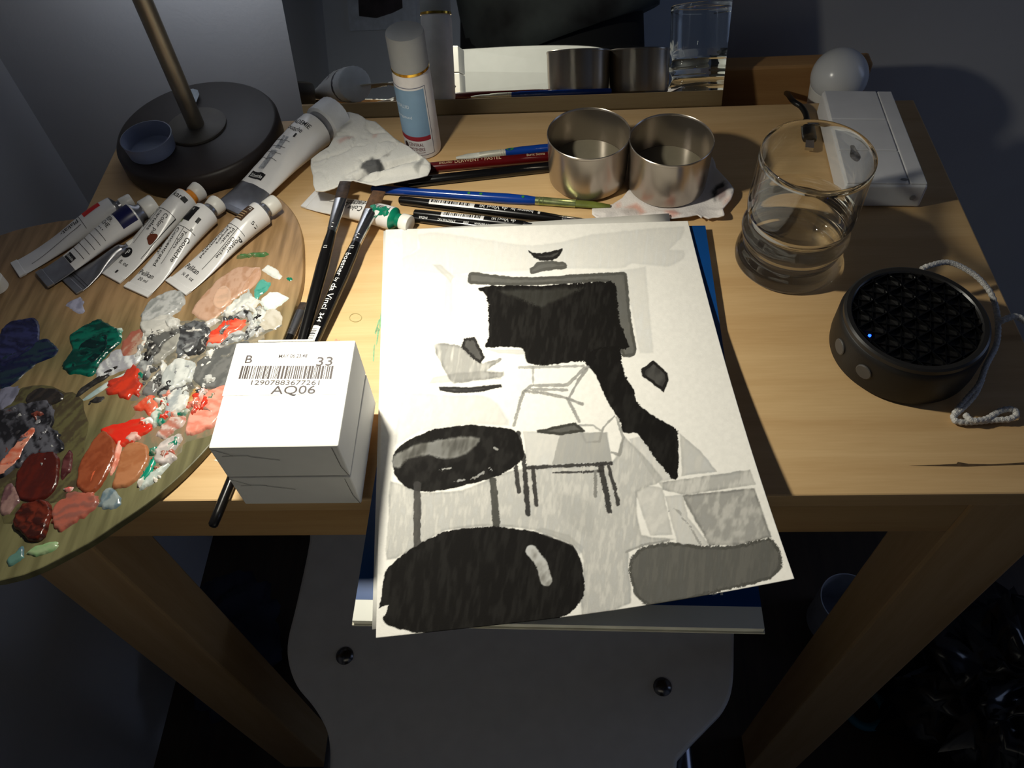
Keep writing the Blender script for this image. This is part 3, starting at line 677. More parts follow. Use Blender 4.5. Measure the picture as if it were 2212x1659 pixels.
D(T6, [(450, 900), (500, 880), (520, 895), (470, 925)], (228, 220, 214), (200, 60, 50), .0010)
D(T6, [(700, 1000), (740, 900), (800, 900), (860, 990), (800, 1040), (720, 1030)], (90, 108, 118), (130, 140, 140), .0005)
D(T6, [(180, 1360), (260, 1300), (400, 1270), (410, 1300), (300, 1370)], (122, 156, 108), (140, 160, 120), .0004)
D(T6, [(40, 1420), (120, 1330), (170, 1300), (160, 1380), (90, 1440)], (84, 120, 110), (70, 96, 110), .0004)
D(T6, [(970, 850), (1040, 740), (1080, 660), (1100, 720), (1060, 790), (1000, 870)], (0, 122, 96), (20, 140, 112), .0007)
D(T6, [(990, 890), (1040, 800), (1150, 740), (1200, 720), (1140, 800), (1060, 870), (1010, 900)], (206, 212, 206), (180, 190, 184), .0010)
D(T6, [(1090, 640), (1150, 560), (1260, 515), (1280, 560), (1230, 650), (1250, 690), (1170, 740), (1110, 710)], (210, 198, 194), (176, 168, 164), .0013, .8)
D(T6, [(1110, 530), (1130, 470), (1230, 400), (1300, 420), (1240, 500), (1170, 540)], (178, 114, 98), (206, 190, 182), .0009, 1)
D(T6, [(1160, 360), (1200, 240), (1300, 190), (1340, 170), (1330, 280), (1260, 370), (1180, 390)], (160, 166, 168), (216, 216, 210), .0012, .8)
D(T6, [(975, 435), (1060, 400), (1090, 440), (1060, 445)], (226, 222, 212), None, .0014); D(T6, [(1060, 280), (1130, 262), (1162, 290), (1150, 350), (1080, 345), (1130, 310)], (222, 218, 208), (0, 120, 96), .0016, 1)
D(T6, [(1070, 420), (1110, 350), (1150, 370), (1160, 440), (1110, 460)], (0, 118, 94), (200, 206, 196), .0016, 1)
D(T6, [(1320, 310), (1340, 230), (1400, 195), (1430, 230), (1390, 290)], (180, 132, 68), (196, 160, 110), .0008)
D(T6, [(1320, 520), (1340, 380), (1420, 270), (1500, 200), (1610, 190), (1590, 300), (1540, 420), (1440, 500)], (216, 130, 110), (224, 160, 142), .0010, .7, label='salmon pink patch of paint')
fl = random.Random(41)
for zone, n_, pal_ in ((T7([(180, 700), (900, 620), (1500, 520), (1450, 900), (1150, 1450), (300, 1600), (60, 1250)]), 62, ((226, 224, 216), (196, 196, 192), (150, 150, 148), (70, 70, 70), (34, 32, 32), (214, 210, 204), (120, 118, 112))),
                       (T6([(960, 300), (1300, 180), (1560, 220), (1400, 520), (1100, 820), (960, 900), (1000, 560)]), 30, ((224, 216, 206), (214, 130, 110), (0, 116, 92), (196, 190, 180), (150, 110, 96), (206, 60, 40))),
                       (T6([(20, 330), (380, 240), (420, 640), (60, 900)]), 14, ((90, 90, 98), (50, 48, 52), (150, 150, 150), (120, 60, 48)))):
    xs = [p[0] for p in zone]; ys = [p[1] for p in zone]; made = 0
    while made < n_:
        x, y = fl.uniform(min(xs), max(xs)), fl.uniform(min(ys), max(ys))
        if not inside(np.array([x]), np.array([y]), zone)[0]: continue
        made += 1; a = math.radians(fl.gauss(-48, 26)); ln = fl.uniform(7, 24); wd = fl.uniform(2.4, 6.5); c, sn = math.cos(a), math.sin(a); bend = fl.uniform(-.3, .3)
        q_ = [(ln * math.cos(t_), wd * math.sin(t_) + bend * ln * math.cos(t_) ** 2) for t_ in np.linspace(0, 2 * math.pi, 8, endpoint=False)]
        col = fl.choice(pal_); col2 = fl.choice(pal_)
        D(lambda p: p, [(x + c * u - sn * v_, y + sn * u + c * v_) for u, v_ in q_], col, col2, fl.uniform(.0006, .0016), 1.0)
D(T9, [(1640, 870), (1700, 850), (1840, 840), (1960, 830), (2030, 820), (1960, 860), (1800, 880), (1690, 890)], (70, 120, 70), (120, 120, 80), .0002, 1.5)

# ------------------------------------------------------------------ paint tubes
UP = Vector((0, 0, 1))
class Tube:
    def __init__(s, label, tail, sh, r, wt, base=ZPAL, rise=0., cap_len=.011, cap_r=None, cap_m=None, neck_m=None, body=M_TUBEW, dent=.0006, seed=1, group=None, tail_lift=0., silver=0., cap_flare=1.05, neck_gap=.002):
        s.r, s.base, s.seed, s.dent, s.wt = r, base, seed, dent, wt
        A = Z(tail[0], tail[1], base + .0015 + tail_lift); B = Z(sh[0], sh[1], base + r + rise)
        s.A = Vector((A.x, A.y, 0)); h = Vector((B.x - A.x, B.y - A.y, 0)); s.L = h.length; s.d = h.normalized(); s.s = s.d.cross(UP)
        s.lift = lambda t: tail_lift * (1 - t) + rise * t
        s.root = thing('paint_tube', label, 'paint tube', (A.x, A.y, base), group)
        n, m = 56, 44; v = []; f = []
        for i in range(n):
            for k in range(m): v.append(s.at(i / (n - 1), 2 * math.pi * k / m))
        for i in range(n - 1):
            for k in range(m): f.append([i * m + k, i * m + (k + 1) % m, (i + 1) * m + (k + 1) % m, (i + 1) * m + k])
        f += [list(range(m))[::-1], [(n - 1) * m + k for k in range(m)]]
        o = mesh_obj('tube_body', v, f, body, s.root, smooth_=True); sharp(o, .9)
        if silver:                                                    # bare metal below the label
            i1 = int(silver * n)
            o.data.materials.append(M_SILVER)
            fm = [1 if j < (i1 * m) else 0 for j in range(len(o.data.polygons))]
            o.data.polygons.foreach_set('material_index', fm)
        # folded crimp
        c0 = s.A - s.d * .0042; w = wt / 2; z0 = base + tail_lift
        cv = [c0 + s.d * (x * .0052) + s.s * (y * w) + UP * (z0 + z) for z in (.0001, .0021) for x, y in ((0, -1), (0, 1), (1, 1), (1, -1))]
        o = mesh_obj('crimp', cv, [[3, 2, 1, 0], [4, 5, 6, 7], [0, 1, 5, 4], [1, 2, 6, 5], [2, 3, 7, 6], [3, 0, 4, 7]], M_SILVER if silver else body, s.root); bevel_mod(o, .0005)
        # shoulder, neck, cap
        z1 = base + r + rise; E = s.A + s.d * s.L + UP * z1
        cr = cap_r or r * .62
        def ring_lathe(name, prof, mm, par, seg=32, ridges=0, amp=0.):
            v = []; f = []
            for rr, x in prof:
                for k in range(seg):
                    a = 2 * math.pi * k / seg; q_ = rr - (amp if ridges and k % 2 else 0)
                    v.append(E + s.d * x + s.s * (q_ * math.cos(a)) + UP * (q_ * math.sin(a)))
            for i in range(len(prof) - 1):
                for k in range(seg): f.append([i * seg + k, i * seg + (k + 1) % seg, (i + 1) * seg + (k + 1) % seg, (i + 1) * seg + k])
            f += [list(range(seg))[::-1], [(len(prof) - 1) * seg + k for k in range(seg)]]
            o = mesh_obj(name, v, f, mm, par, smooth_=True); sharp(o, .8); return o
        ring_lathe('shoulder', [(r * .995, -.0005), (r * .98, .0006), (cr * .82, .0034), (cr * .80, .0034 + neck_gap + .003)], neck_m or M_SILVER, s.root)
        x0 = .0034 + neck_gap
        ring_lathe('cap', [(cr * .9, x0), (cr, x0 + .0008), (cr * cap_flare, x0 + cap_len - .001), (cr * cap_flare * .93, x0 + cap_len), (cr * .3, x0 + cap_len)], cap_m or M_WHITE, s.root, 48, 1, cr * .025)
    def ab(s, t):
        e = smooth(np.array(t), 0, .92).item(); a = (s.wt / 2) * (1 - e) + s.r * e
        e2 = (smooth(np.array(t), -.05, 1.0).item()) ** 1.1; b = .0009 + (s.r - .0009) * e2
        return a, b
    def at(s, t, phi, off=0.):
        a, b = s.ab(t)
        n = (fbm(np.array([t * 5 + s.seed]), np.array([math.cos(phi) * 2.2 + s.seed * 3]), s.seed, 3)[0] - .5) * 2 * s.dent * math.sin(math.pi * min(max(t, 0), 1)) * (1 if math.sin(phi) > -.2 else .3)
        zz = s.base + s.lift(t) + b + (b + n) * math.sin(phi) + off * max(math.sin(phi), .2)
        return s.A + s.d * (t * s.L) + s.s * ((a + off) * math.cos(phi)) + UP * zz
    def surf(s, x, y, off=.00015):
        t = min(max(x / s.L, .005), .995); a, b = s.ab(t)
        return s.at(t, math.acos(min(max(y / a, -.995), .995)), off)
    def patch(s, x0, x1, y0, y1, m, name='label', off=.00018, label=None):
        nx, ny = 22, 22
        v = [s.surf(x0 + (x1 - x0) * i / (nx - 1), y0 + (y1 - y0) * j / (ny - 1), off) for i in range(nx) for j in range(ny)]
        f = [[i * ny + j, (i + 1) * ny + j, (i + 1) * ny + j + 1, i * ny + j + 1] for i in range(nx - 1) for j in range(ny - 1)]
        return mesh_obj(name, v, f, m, s.root, smooth_=True, label=label)
    def along(s, txt, x, y, size, m=M_INK, width=None):             # reads from the cap towards the crimp
        lettering(txt, lambda a, b: s.surf(x - a, y + b, .00026), size, m, s.root, width)
    def across(s, txt, x, y, size, m=M_INK, width=None):            # reads across, head towards the cap
        lettering(txt, lambda a, b: s.surf(x + b, y + a, .00026), size, m, s.root, width)
    def line(s, x0, x1, y0, y1, w=.00018):
        if abs(x1 - x0) > abs(y1 - y0): s.patch(x0, x1, y0 - w, y0 + w, M_INK, 'print_line', .00022)
        else: s.patch(x0 - w, x0 + w, y0, y1, M_INK, 'print_line', .00022)
GT = 'paint tubes on the palette'
M_NAVY = mat('label_navy', (18, 20, 70), .35); M_RED = mat('label_red', (205, 28, 24), .4); M_LBLACK = mat('label_black', (24, 22, 22), .35); M_LBROWN = mat('label_brown', (70, 50, 34), .4)
M_ORANGE = mat('orange_paint', (222, 140, 40), .35); M_GREENP = mat('green_paint', (6, 112, 84), .3); M_CAPW = mat('cap_white', (232, 229, 220), .4, var=.03)
# silver tube lying lowest, mostly hidden
tb = Tube('flattened bare silver paint tube beneath the others', (160, 612), (262, 540), .0045, .022, cap_len=.006, body=M_SILVER, seed=5, group=GT, silver=.99)
tb.line(tb.L * .08, tb.L * .08, -.010, .010); tb.line(tb.L * .13, tb.L * .13, -.010, .010)
# red-marked tube, farthest from the light
tb = Tube('bluish white paint tube with a red patch near its cap', (44, 577), (247, 451), .0092, .019, base=ZPAL, rise=.001, cap_len=.009, cap_r=.0052, seed=6, group=GT)
L_ = tb.L
tb.patch(L_ * .72, L_ * .90, -.0072, .0012, M_RED, label='red colour patch'); tb.along('Plakat-', L_ * .66, -.003, .006, width=L_ * .2); tb.line(L_ * .68, L_ * .68, -.008, .008); tb.line(L_ * .1, L_ * .66, .004, .004)
# navy banded tube
tb = Tube('grey white paint tube with a navy band below its cap', (101, 598), (292, 466), .0098, .021, base=ZPAL, rise=.002, cap_len=.0105, cap_r=.0080, seed=8, group=GT, tail_lift=.0015, silver=.24, neck_gap=.003)
L_ = tb.L
tb.patch(L_ * .82, L_ * .985, -.0094, .0094, M_NAVY, label='navy label band'); 
tb.across('SIER', L_ * .755, -.0062, .0046); tb.across('ICHE', L_ * .70, -.0062, .0046)
for k in range(5): tb.line(L_ * (.36 + .065 * k), L_ * (.36 + .065 * k), -.0088, .0088)
tb.patch(L_ * .24, L_ * .31, -.006, .004, M_LBLACK, label='black oval badge'); tb.across('Schmincke', L_ * .262, -.0055, .0032, M_INKW, width=.009)
for k in range(4): tb.patch(L_ * .655, L_ * .665, -.005 + .0022 * k, -.0042 + .0022 * k, M_INK, 'print_dot')
# tube with an orange-smeared neck
tb = Tube('white paint tube with orange paint at its neck', (243, 590), (404, 432), .0102, .0245, base=ZPAL, rise=.0005, cap_len=.0078, cap_r=.0066, cap_flare=1.12, seed=11, group=GT, cap_m=M_CAPW, neck_m=M_ORANGE, neck_gap=.0024)
L_ = tb.L
tb.across('kan', L_ * .905, -.0030, .0062); tb.patch(L_ * .905, L_ * .955, .0052, .0082, M_INK, 'print_dot'); tb.line(L_ * .74, L_ * .74, -.0098, .0098); tb.line(L_ * .34, L_ * .74, -.0040, -.0040); tb.line(L_ * .25, L_ * .74, .0098, .0098)
tb.along('Couleur', L_ * .73, -.0084, .0050, width=L_ * .22); tb.along('Color para', L_ * .72, .0034, .0042, width=L_ * .28); tb.along('carteles', L_ * .72, -.0016, .0042, width=L_ * .22)
tb.across('fl. oz', L_ * .115, -.0030, .0044)
nv = [tb.surf(L_ * .235 + .0042 * math.cos(a), -.003 + .0042 * math.sin(a), .0003) for a in np.linspace(0, 2 * math.pi, 24, endpoint=False)]
mesh_obj('print_badge', nv, [list(range(24))], M_LBLACK, tb.root); tb.across('P', L_ * .215, -.0042, .0060, M_INKW)
nv = [tb.surf(L_ * .455 + .0040 * math.cos(a) * (1 + .3 * math.sin(3 * a)), .0065 + .0034 * math.sin(a) * (1 + .25 * math.cos(2 * a)), .0007) for a in np.linspace(0, 2 * math.pi, 24, endpoint=False)]
mesh_obj('paint_spot', nv, [list(range(24))], mat('brown_spot', (104, 52, 34), .3), tb.root, label='dried brown paint spot')
tb.patch(L_ * .015, L_ * .05, .0012, .0028, M_INK, 'print_mark')
# black-labelled tube
tb = Tube('creased white paint tube with a black label patch', (301, 622), (446, 462), .0098, .0232, base=ZPAL, rise=0, cap_len=.0080, cap_r=.0066, cap_flare=1.12, seed=14, group=GT, cap_m=M_CAPW, dent=.0016)
L_ = tb.L
tb.patch(L_ * .77, L_ * .95, -.0074, .0016, M_LBLACK, label='black colour patch'); tb.line(L_ * .70, L_ * .70, -.009, .0095); tb.line(L_ * .3, L_ * .70, .0015, .0015)
tb.along('Designers\u2019', L_ * .66, -.0086, .0040, width=L_ * .28); tb.along('Concentrated', L_ * .68, -.0042, .0044, width=L_ * .42); tb.along('Tempera', L_ * .68, .0026, .0038, width=L_ * .20); tb.along('Gouache', L_ * .64, .0064, .0042, width=L_ * .28)
tb.across('Pelikan', L_ * .13, -.0100, .0058, width=.0135); tb.across('20 ml', L_ * .07, -.0066, .0038)
tb.across('11', L_ * .90, -.0046, .0034, M_INKW)
tb.patch(L_ * .80, L_ * .86, .0052, .0072, M_LBLACK, 'paint_spot'); tb.patch(L_ * .70, L_ * .73, .0058, .0072, M_LBLACK, 'paint_spot'); tb.patch(L_ * .74, L_ * .775, -.0085, -.0035, mat('olive_paint', (90, 104, 40), .4), 'paint_spot')
# brown-labelled tube, nearest the light
tb = Tube('shiny white paint tube with a brown label patch', (389, 614), (564, 461), .0096, .0235, base=ZPAL, rise=0, cap_len=.0098, cap_r=.0066, cap_flare=1.0, seed=17, group=GT, cap_m=M_CAPW)
L_ = tb.L
tb.patch(L_ * .77, L_ * .94, -.0072, .0022, M_LBROWN, label='brown colour patch'); tb.across('72', L_ * .90, -.0020, .0034, M_INKW)
for k in range(4): tb.patch(L_ * (.785 + .026 * k), L_ * (.793 + .026 * k), -.006, .0005, mat('print_tan', (176, 150, 112), .5), 'print_line', .0003)
tb.line(L_ * .70, L_ * .70, -.0088, .0095); tb.line(L_ * .22, L_ * .70, .0042, .0042)
tb.along('Concentrated', L_ * .68, -.0060, .0034, width=L_ * .38); tb.along('Designers', L_ * .62, -.0088, .0032, width=L_ * .26); tb.along('Tempera', L_ * .68, -.0026, .0034, width=L_ * .20); tb.along('Plakat-', L_ * .68, .0008, .0034, width=L_ * .18)
tb.along('Poster', L_ * .66, .0078, .0032, width=L_ * .18); tb.along('Gouache', L_ * .62, .0052, .0032, width=L_ * .24)
tb.across('Pelikan', L_ * .155, -.0098, .0062, width=.0140); tb.across('\u00be fl. oz', L_ * .08, -.0066, .0040)
tb.across('57', L_ * .82, .0070, .0036)
# big tube between palette and tissue
tb = Tube('large white gouache tube with a broad white cap', (502, 447), (682, 281), .0150, .031, base=.0002, rise=.001, cap_len=.0185, cap_r=.0158, cap_flare=1.0, seed=21, silver=.26, tail_lift=.0085, dent=.0022, neck_gap=.0034, cap_m=mat('cap_cool_white', (224, 226, 228), .45))
L_ = tb.L
tb.across('AKADEMIE', L_ * .86, -.0140, .0062, width=.0225); tb.across('Gouache', L_ * .79, -.0115, .0062, width=.018)
for k in range(4): tb.line(L_ * (.50 + .06 * k), L_ * (.50 + .06 * k), -.0140, .004)
tb.patch(L_ * .30, L_ * .365, -.0105, .0035, M_LBLACK, label='black maker badge'); tb.across('Schmincke', L_ * .315, -.0095, .0046, M_INKW, width=.012)
tb.patch(L_ * .73, L_ * .77, .0030, .0048, M_INK, 'print_mark'); tb.patch(L_ * .60, L_ * .72, -.0060, .0000, mat('print_grey', (150, 152, 156), .5, var=.25, scale=500), 'print_patch'); tb.patch(L_ * .40, L_ * .58, -.0080, -.0010, MATS['print_grey'], 'print_patch')
# green-smeared tube peeping from under the tissue
tb = Tube('white paint tube smeared with green paint by the sheet corner', (676, 430), (850, 473), .0088, .0215, base=.0002, cap_len=.0075, cap_r=.0064, seed=25, neck_m=M_GREENP, cap_m=M_CAPW, neck_gap=.0036)
L_ = tb.L
tb.along('Couleur', L_ * .66, .0070 - .012, .0050, width=L_ * .26); tb.along('Color para', L_ * .68, .0020, .0056, width=L_ * .36); tb.along('carteles', L_ * .66, -.0020, .0044, width=L_ * .28); tb.along('Pelikan', L_ * .98, -.0020, .0058, width=L_ * .22)
tb.line(L_ * .2, L_ * .70, -.0014, -.0014)
for k, (x, y, rr) in enumerate(((.80, .002, .0034), (.87, .0042, .0042), (.93, .001, .003), (.97, .0036, .0026))):
    nv = [tb.surf(L_ * x + rr * math.cos(a) * (1 + .35 * math.sin(4 * a + k)), y + rr * .8 * math.sin(a) * (1 + .3 * math.cos(3 * a)), .0005) for a in np.linspace(0, 2 * math.pi, 28, endpoint=False)]
    mesh_obj('paint_spot', nv, [list(range(28))], M_GREENP, tb.root)
nv = [tb.surf(L_ * .80 + .0024 * math.cos(a), .0062 + .0022 * math.sin(a), .0007) for a in np.linspace(0, 2 * math.pi, 20, endpoint=False)]
mesh_obj('print_badge', nv, [list(range(20))], M_INKW, tb.root)

c_ = Z(-4, 622, ZPAL)
o = lathe('screw_cap', [(0, ZPAL + .0002), (.0075, ZPAL + .0002), (.0075, ZPAL + .009), (.0068, ZPAL + .0098), (0, ZPAL + .0098)], c_.x, c_.y, M_CAPW, None, 32, loc=(c_.x, c_.y, ZPAL))
tag(o, 'loose white screw cap at the dark end of the palette', 'cap')

# ------------------------------------------------------------------ brushes and pencils
def barcode_patch(name, place, L_, H_, parent, n=44, seed=3):
    """white sticker with bars: one strip of cells, each cell one colour"""
    r_ = random.Random(seed); v = []; f = []; cols = []
    x = 0.; k = 0; xs = [0.]; ks = []
    while x < 1:
        w = r_.choice((.6, .6, 1.0, 1.6)) / n; x = min(1, x + w); xs.append(x); ks.append(k % 2); k += 1
    for i in range(len(ks)):
        for j in range(4):
            y0, y1 = j / 4, (j + 1) / 4
            b0 = len(v)
            c = lin((30, 28, 28)) if ks[i] and j < 3 and .06 < xs[i] < .94 else lin((214, 212, 210))
            for px_, py_ in ((xs[i], y0), (xs[i + 1], y0), (xs[i + 1], y1), (xs[i], y1)):
                v.append(place(px_ * L_, (py_ - .5) * H_)); cols.append(c)
            f.append([b0, b0 + 1, b0 + 2, b0 + 3])
    return mesh_obj(name, v, f, M_COL, parent, cols=np.array(cols))
class Brush:
    def __init__(s, label, end, tip, z_end, z_tip, prof, ferr, bris, handle_m, name='paintbrush', cat='paintbrush', ferr_m=M_CHROME, bris_m=None, group=None, seg=20):
        """prof: [(fraction, radius)] of the handle; ferr, bris: [(fraction, half width, half height)]"""
        s.E = Z(end[0], end[1], z_end); s.T = Z(tip[0], tip[1], z_tip); s.d = (s.T - s.E).normalized(); s.L = (s.T - s.E).length
        s.s = s.d.cross(UP).normalized(); s.u = s.s.cross(s.d)
        s.prof = prof
        s.root = thing(name, label, cat, (s.E.x, s.E.y, 0), group)
        P = lambda x: s.E + s.d * (x * s.L)
        s.handle = sweep('handle', [P(a) for a, r in prof], [r for a, r in prof], handle_m, s.root, seg=seg)
        if ferr:
            s.ferrule = sweep('ferrule', [P(a) for a, w, h in ferr], [w for a, w, h in ferr], ferr_m, s.root, rh=[h for a, w, h in ferr], seg=24)
            a0 = ferr[0][0]
            for k in (.10, .20):
                x = a0 + (ferr[-1][0] - a0) * k; w = ferr[0][1]
                sweep('crimp_ring', [P(x - .003), P(x), P(x + .003)], [w * 1.0, w * 1.1, w * 1.0], ferr_m, s.ferrule, seg=20)
        if bris:
            sweep('bristles', [P(a) for a, w, h in bris], [w for a, w, h in bris], bris_m, s.root, rh=[h for a, w, h in bris], seg=24)
    def rad(s, x):
        p = s.prof
        return float(np.interp(x, [a for a, r in p], [r for a, r in p]))
    def surf(s, x, y, off=.00016):                                  # x in metres from the handle end, y to the side
        r = s.rad(x / s.L) + off; yy = max(min(y / r, .98), -.98)
        return s.E + s.d * x + s.s * (r * yy) + s.u * (r * math.sqrt(1 - yy * yy))
    def text(s, txt, x, size, width=None, y0=None, m=M_INKW, roll=0., flip=1):        # reads from the ferrule towards the end
        v, f = text_mesh(txt); y0 = -size * .35 if y0 is None else y0
        lettering(txt, lambda a, b: s.surf(x - flip * a, flip * (y0 + b) + roll), size, m, s.root, width)
    def code(s, x, L_, H_, roll=0., seed=3):
        barcode_patch('barcode_print', lambda a, b: s.surf(x - a, b + roll), L_, H_, s.root, seed=seed)
HP = [(0, .0018), (.006, .0026), (.03, .0030), (.2, .0033), (.42, .0040), (.58, .0044), (.68, .0040), (.74, .0032)]
M_BR_BROWN = mat('brown_bristle', (88, 62, 40), .55, var=.25, scale=300, stretch=(1, 1, 1)); M_BR_DARK = mat('dark_bristle', (52, 40, 32), .5, var=.3, scale=300)
M_BR_WET = mat('grey_loaded_bristle', (120, 118, 112), .4, var=.3, scale=200); M_BLUEH = mat('blue_lacquer', (16, 58, 142), .2, var=.06, spec=.6)
# flat brush whose tip lies on the tissue
end = Z(617, 868, .0042); b1 = Brush('black flat brush with grey-loaded tip lying over the tissue', (617, 868), (746, 392), .0042, .0225, HP,
    [(.735, .0034, .0034), (.77, .0038, .0036), (.86, .0046, .0026), (.905, .0048, .0020)], [(.90, .0046, .0019), (.95, .0048, .0016), (1.0, .0044, .0005)], M_BLACK, bris_m=M_BR_DARK)
b1.text('13', b1.L * .66, .0036)
b2 = Brush('black flat brush with brown bristles resting on the green-smeared tube', (600, 912), (819, 413), .0042, .0150, [(a, r * 1.12) for a, r in HP],
    [(.735, .0037, .0037), (.78, .0042, .0040), (.87, .0054, .0028), (.90, .0056, .0022)], [(.895, .0054, .0020), (.95, .0056, .0016), (1.0, .0052, .0005)], M_BLACK, bris_m=M_BR_BROWN)
b2.text('12', b2.L * .715, .0042); b2.text('boesner', b2.L * .675, .0052, .022); b2.text('by', b2.L * .675 - .0238, .0040); b2.text('da Vinci', b2.L * .675 - .029, .0060, .0225); b2.text('344', b2.L * .675 - .0545, .0044, .008)
b2.code(b2.L * .675 - .0655, .026, .0050)
b3 = Brush('short-tipped small black brush passing under the white boxes', (459, 1137), (657, 654), .0034, .0042, [(0, .0020), (.006, .0028), (.05, .0031), (.3, .0032), (.6, .0034), (.72, .0032), (.83, .0028)],
    [(.825, .0029, .0029), (.90, .0033, .0026), (.955, .0036, .0020)], [(.95, .0034, .0019), (1.0, .0030, .0006)], M_BLACK, bris_m=M_BR_DARK, ferr_m=mat('grey_ferrule', (120, 120, 124), .3, metal=.9))
b3.code(b3.L * .345, .024, .0046, seed=8)
b4 = Brush('black brush with number 343 in white, tip pointing at the cups', (862, 432), (1282, 482), .0040, .0030, [(0, .0020), (.006, .0030), (.05, .0032), (.3, .0036), (.55, .0042), (.70, .0042), (.80, .0034), (.85, .0028)],
    [(.845, .0029, .0029), (.90, .0031, .0028), (.94, .0032, .0024)], [(.935, .0030, .0022), (.97, .0032, .0018), (1.0, .0016, .0006)], M_BLACK, bris_m=M_BR_DARK)
b4.code(b4.L * .40, b4.L * .235, .0046, seed=11, roll=.0004); b4.text('8', b4.L * .735, .0040); b4.text('boesner by', b4.L * .70, .0042, b4.L * .115); b4.text('da Vinci', b4.L * .57, .0050, b4.L * .105); b4.text('343', b4.L * .455, .0040, b4.L * .028)
b5 = Brush('black brush tucked under the top edge of the painting', (894, 461), (1150, 490), .0040, .0036, [(0, .0020), (.008, .0031), (.06, .0033), (.5, .0038), (.8, .0040), (.93, .0036)], [(.92, .0034, .0034), (1.0, .0030, .0030)], None, M_BLACK)
b5.code(b5.L * .60, b5.L * .36, .0044, seed=17, roll=.0004); b5.text('343', b5.L * .705, .0038, b5.L * .04); b5.text('da Vinci', b5.L * .865, .0048, b5.L * .15)
b6 = Brush('thin black brush marked SYNTHETIC, under the painting edge', (880, 470), (1122, 500), .0030, .0030, [(0, .0016), (.008, .0024), (.06, .0026), (.9, .0030)], [(.89, .0027, .0027), (1.0, .0025, .0025)], None, M_BLACK)
b6.text('Western', b6.L * .74, .0036, b6.L * .13, roll=.0006); b6.text('200', b6.L * .56, .0032, b6.L * .05, roll=.0006); b6.text('SYNTHETIC', b6.L * .44, .0030, b6.L * .16, roll=.0006); b6.text('INDIA', b6.L * .19, .0030, b6.L * .08, roll=.0006)
bb = Brush('glossy blue brush with green-stained ferrule in front of the cups', (802, 408), (1318, 445), .0042, .0026, [(0, .0016), (.006, .0028), (.03, .0031), (.2, .0030), (.45, .0036), (.58, .0040), (.66, .0036), (.70, .0030)],
    [(.695, .0031, .0031), (.74, .0033, .0031), (.86, .0036, .0024)], [(.855, .0034, .0022), (.93, .0034, .0018), (1.0, .0016, .0006)], M_BLUEH, ferr_m=mat('green_stained_ferrule', (196, 200, 150), .25, metal=.8, rgb2=(110, 140, 70), scale=120), bris_m=mat('green_bristle', (96, 104, 40), .5, var=.2))
for x in (.645, .42, .47):
    nv = [bb.surf(bb.L * x + .0012 * math.cos(a), .0008 + .0011 * math.sin(a), .0003) for a in np.linspace(0, 2 * math.pi, 14, endpoint=False)]
    mesh_obj('paint_spot', nv, [list(range(14))], mat('leaf_green_paint', (40, 120, 60), .4), bb.handle)
b7 = Brush('blue brush lying behind the red pencil', (1345, 302), (985, 341), .0036, .0030, [(0, .0016), (.01, .0026), (.2, .0029), (.5, .0034), (.62, .0034), (.705, .0028)],
    [(.70, .0028, .0028), (.80, .0030, .0028), (.86, .0031, .0022)], [(.855, .0030, .0020), (.93, .0030, .0018), (1.0, .0012, .0006)], M_BLUEH, bris_m=mat('pale_bristle', (206, 206, 196), .5, var=.1), ferr_m=mat('white_splashed_ferrule', (214, 212, 196), .35, metal=.4))
nv = [b7.surf(b7.L * .675 + .0030 * math.cos(a), .0016 * math.sin(a), .0002) for a in np.linspace(0, 2 * math.pi, 14, endpoint=False)]
mesh_obj('paint_spot', nv, [list(range(14))], mat('leaf_green_paint'), b7.handle)
# pencils
def pencil(label, end, tip, r, z, m, hexa=True):
    return Brush(label, end, tip, z, z, [(0, r * .97), (.002, r), (.90, r), (.905, r * .98)], None, None, m, 'pencil', 'pencil', seg=6 if hexa else 28)
rp_ = pencil('dark red pastel pencil with gold lettering', (1192, 338), (862, 368), .0040, .0040, mat('red_lacquer', (86, 12, 14), .22, var=.05, spec=.6), False)
M_GOLD = mat('gold_foil', (214, 186, 150), .4, metal=.2)
def ptext(txt, x, size, width):                                     # pencil end is on the right, words read towards it
    lettering(txt, lambda a, b: rp_.surf(x - a, -.0010 + b - size * .2 + 0 * a, .0002), size, M_GOLD, rp_.root, width)
ptext('ENGLAND', rp_.L * .735, .0030, .0105); ptext('DERWENT \u2022 PASTEL', rp_.L * .635, .0044, .037); ptext('Burnt Sienna', rp_.L * .165, .0036, .0145)
sweep('lead', [rp_.E + rp_.d * (rp_.L * .9), rp_.T], [.0036, .0008], mat('sienna_lead', (120, 58, 40), .7), rp_.root, seg=14)
bp_ = pencil('plain black pencil in front of the red one', (1191, 360), (850, 398), .0040, .0040, M_BLACK, False)
sweep('lead', [bp_.E + bp_.d * (bp_.L * .9), bp_.T], [.0036, .0008], mat('dark_lead', (30, 28, 28), .6), bp_.root, seg=14)

# ------------------------------------------------------------------ tissues
def tissue(name, px, z0, hf, colf, label, spacing=.0013, loc=None, m=None):
    o2 = [tuple(Z(x, y, z0))[:2] for x, y in catmull(px, 2)]
    v, f = cdt(o2, spacing)
    pr = project(np.column_stack([v, np.full(len(v), z0)]))
    s = np.maximum(sdf(v[:, 0], v[:, 1], o2), 0)
    V = np.column_stack([v, hf(v, pr, s)])
    o = mesh_obj(name, V, f, m or mat('tissue_paper', attr='Col', rough=.9, bump=.3, bscale=700), None, loc, True, colf(pr))
    sm = o.modifiers.new('thickness', 'SOLIDIFY'); sm.thickness = .0009; sm.offset = -1
    return tag(o, label, 'tissue')
px = T8([(1230, 290), (1390, 310), (1470, 370), (1560, 390), (1740, 550), (1870, 620), (1960, 690), (2080, 765), (2060, 850), (1980, 890), (1560, 1000), (1350, 960), (1170, 1050), (990, 1060), (960, 900), (935, 720), (1110, 620), (1190, 450)])
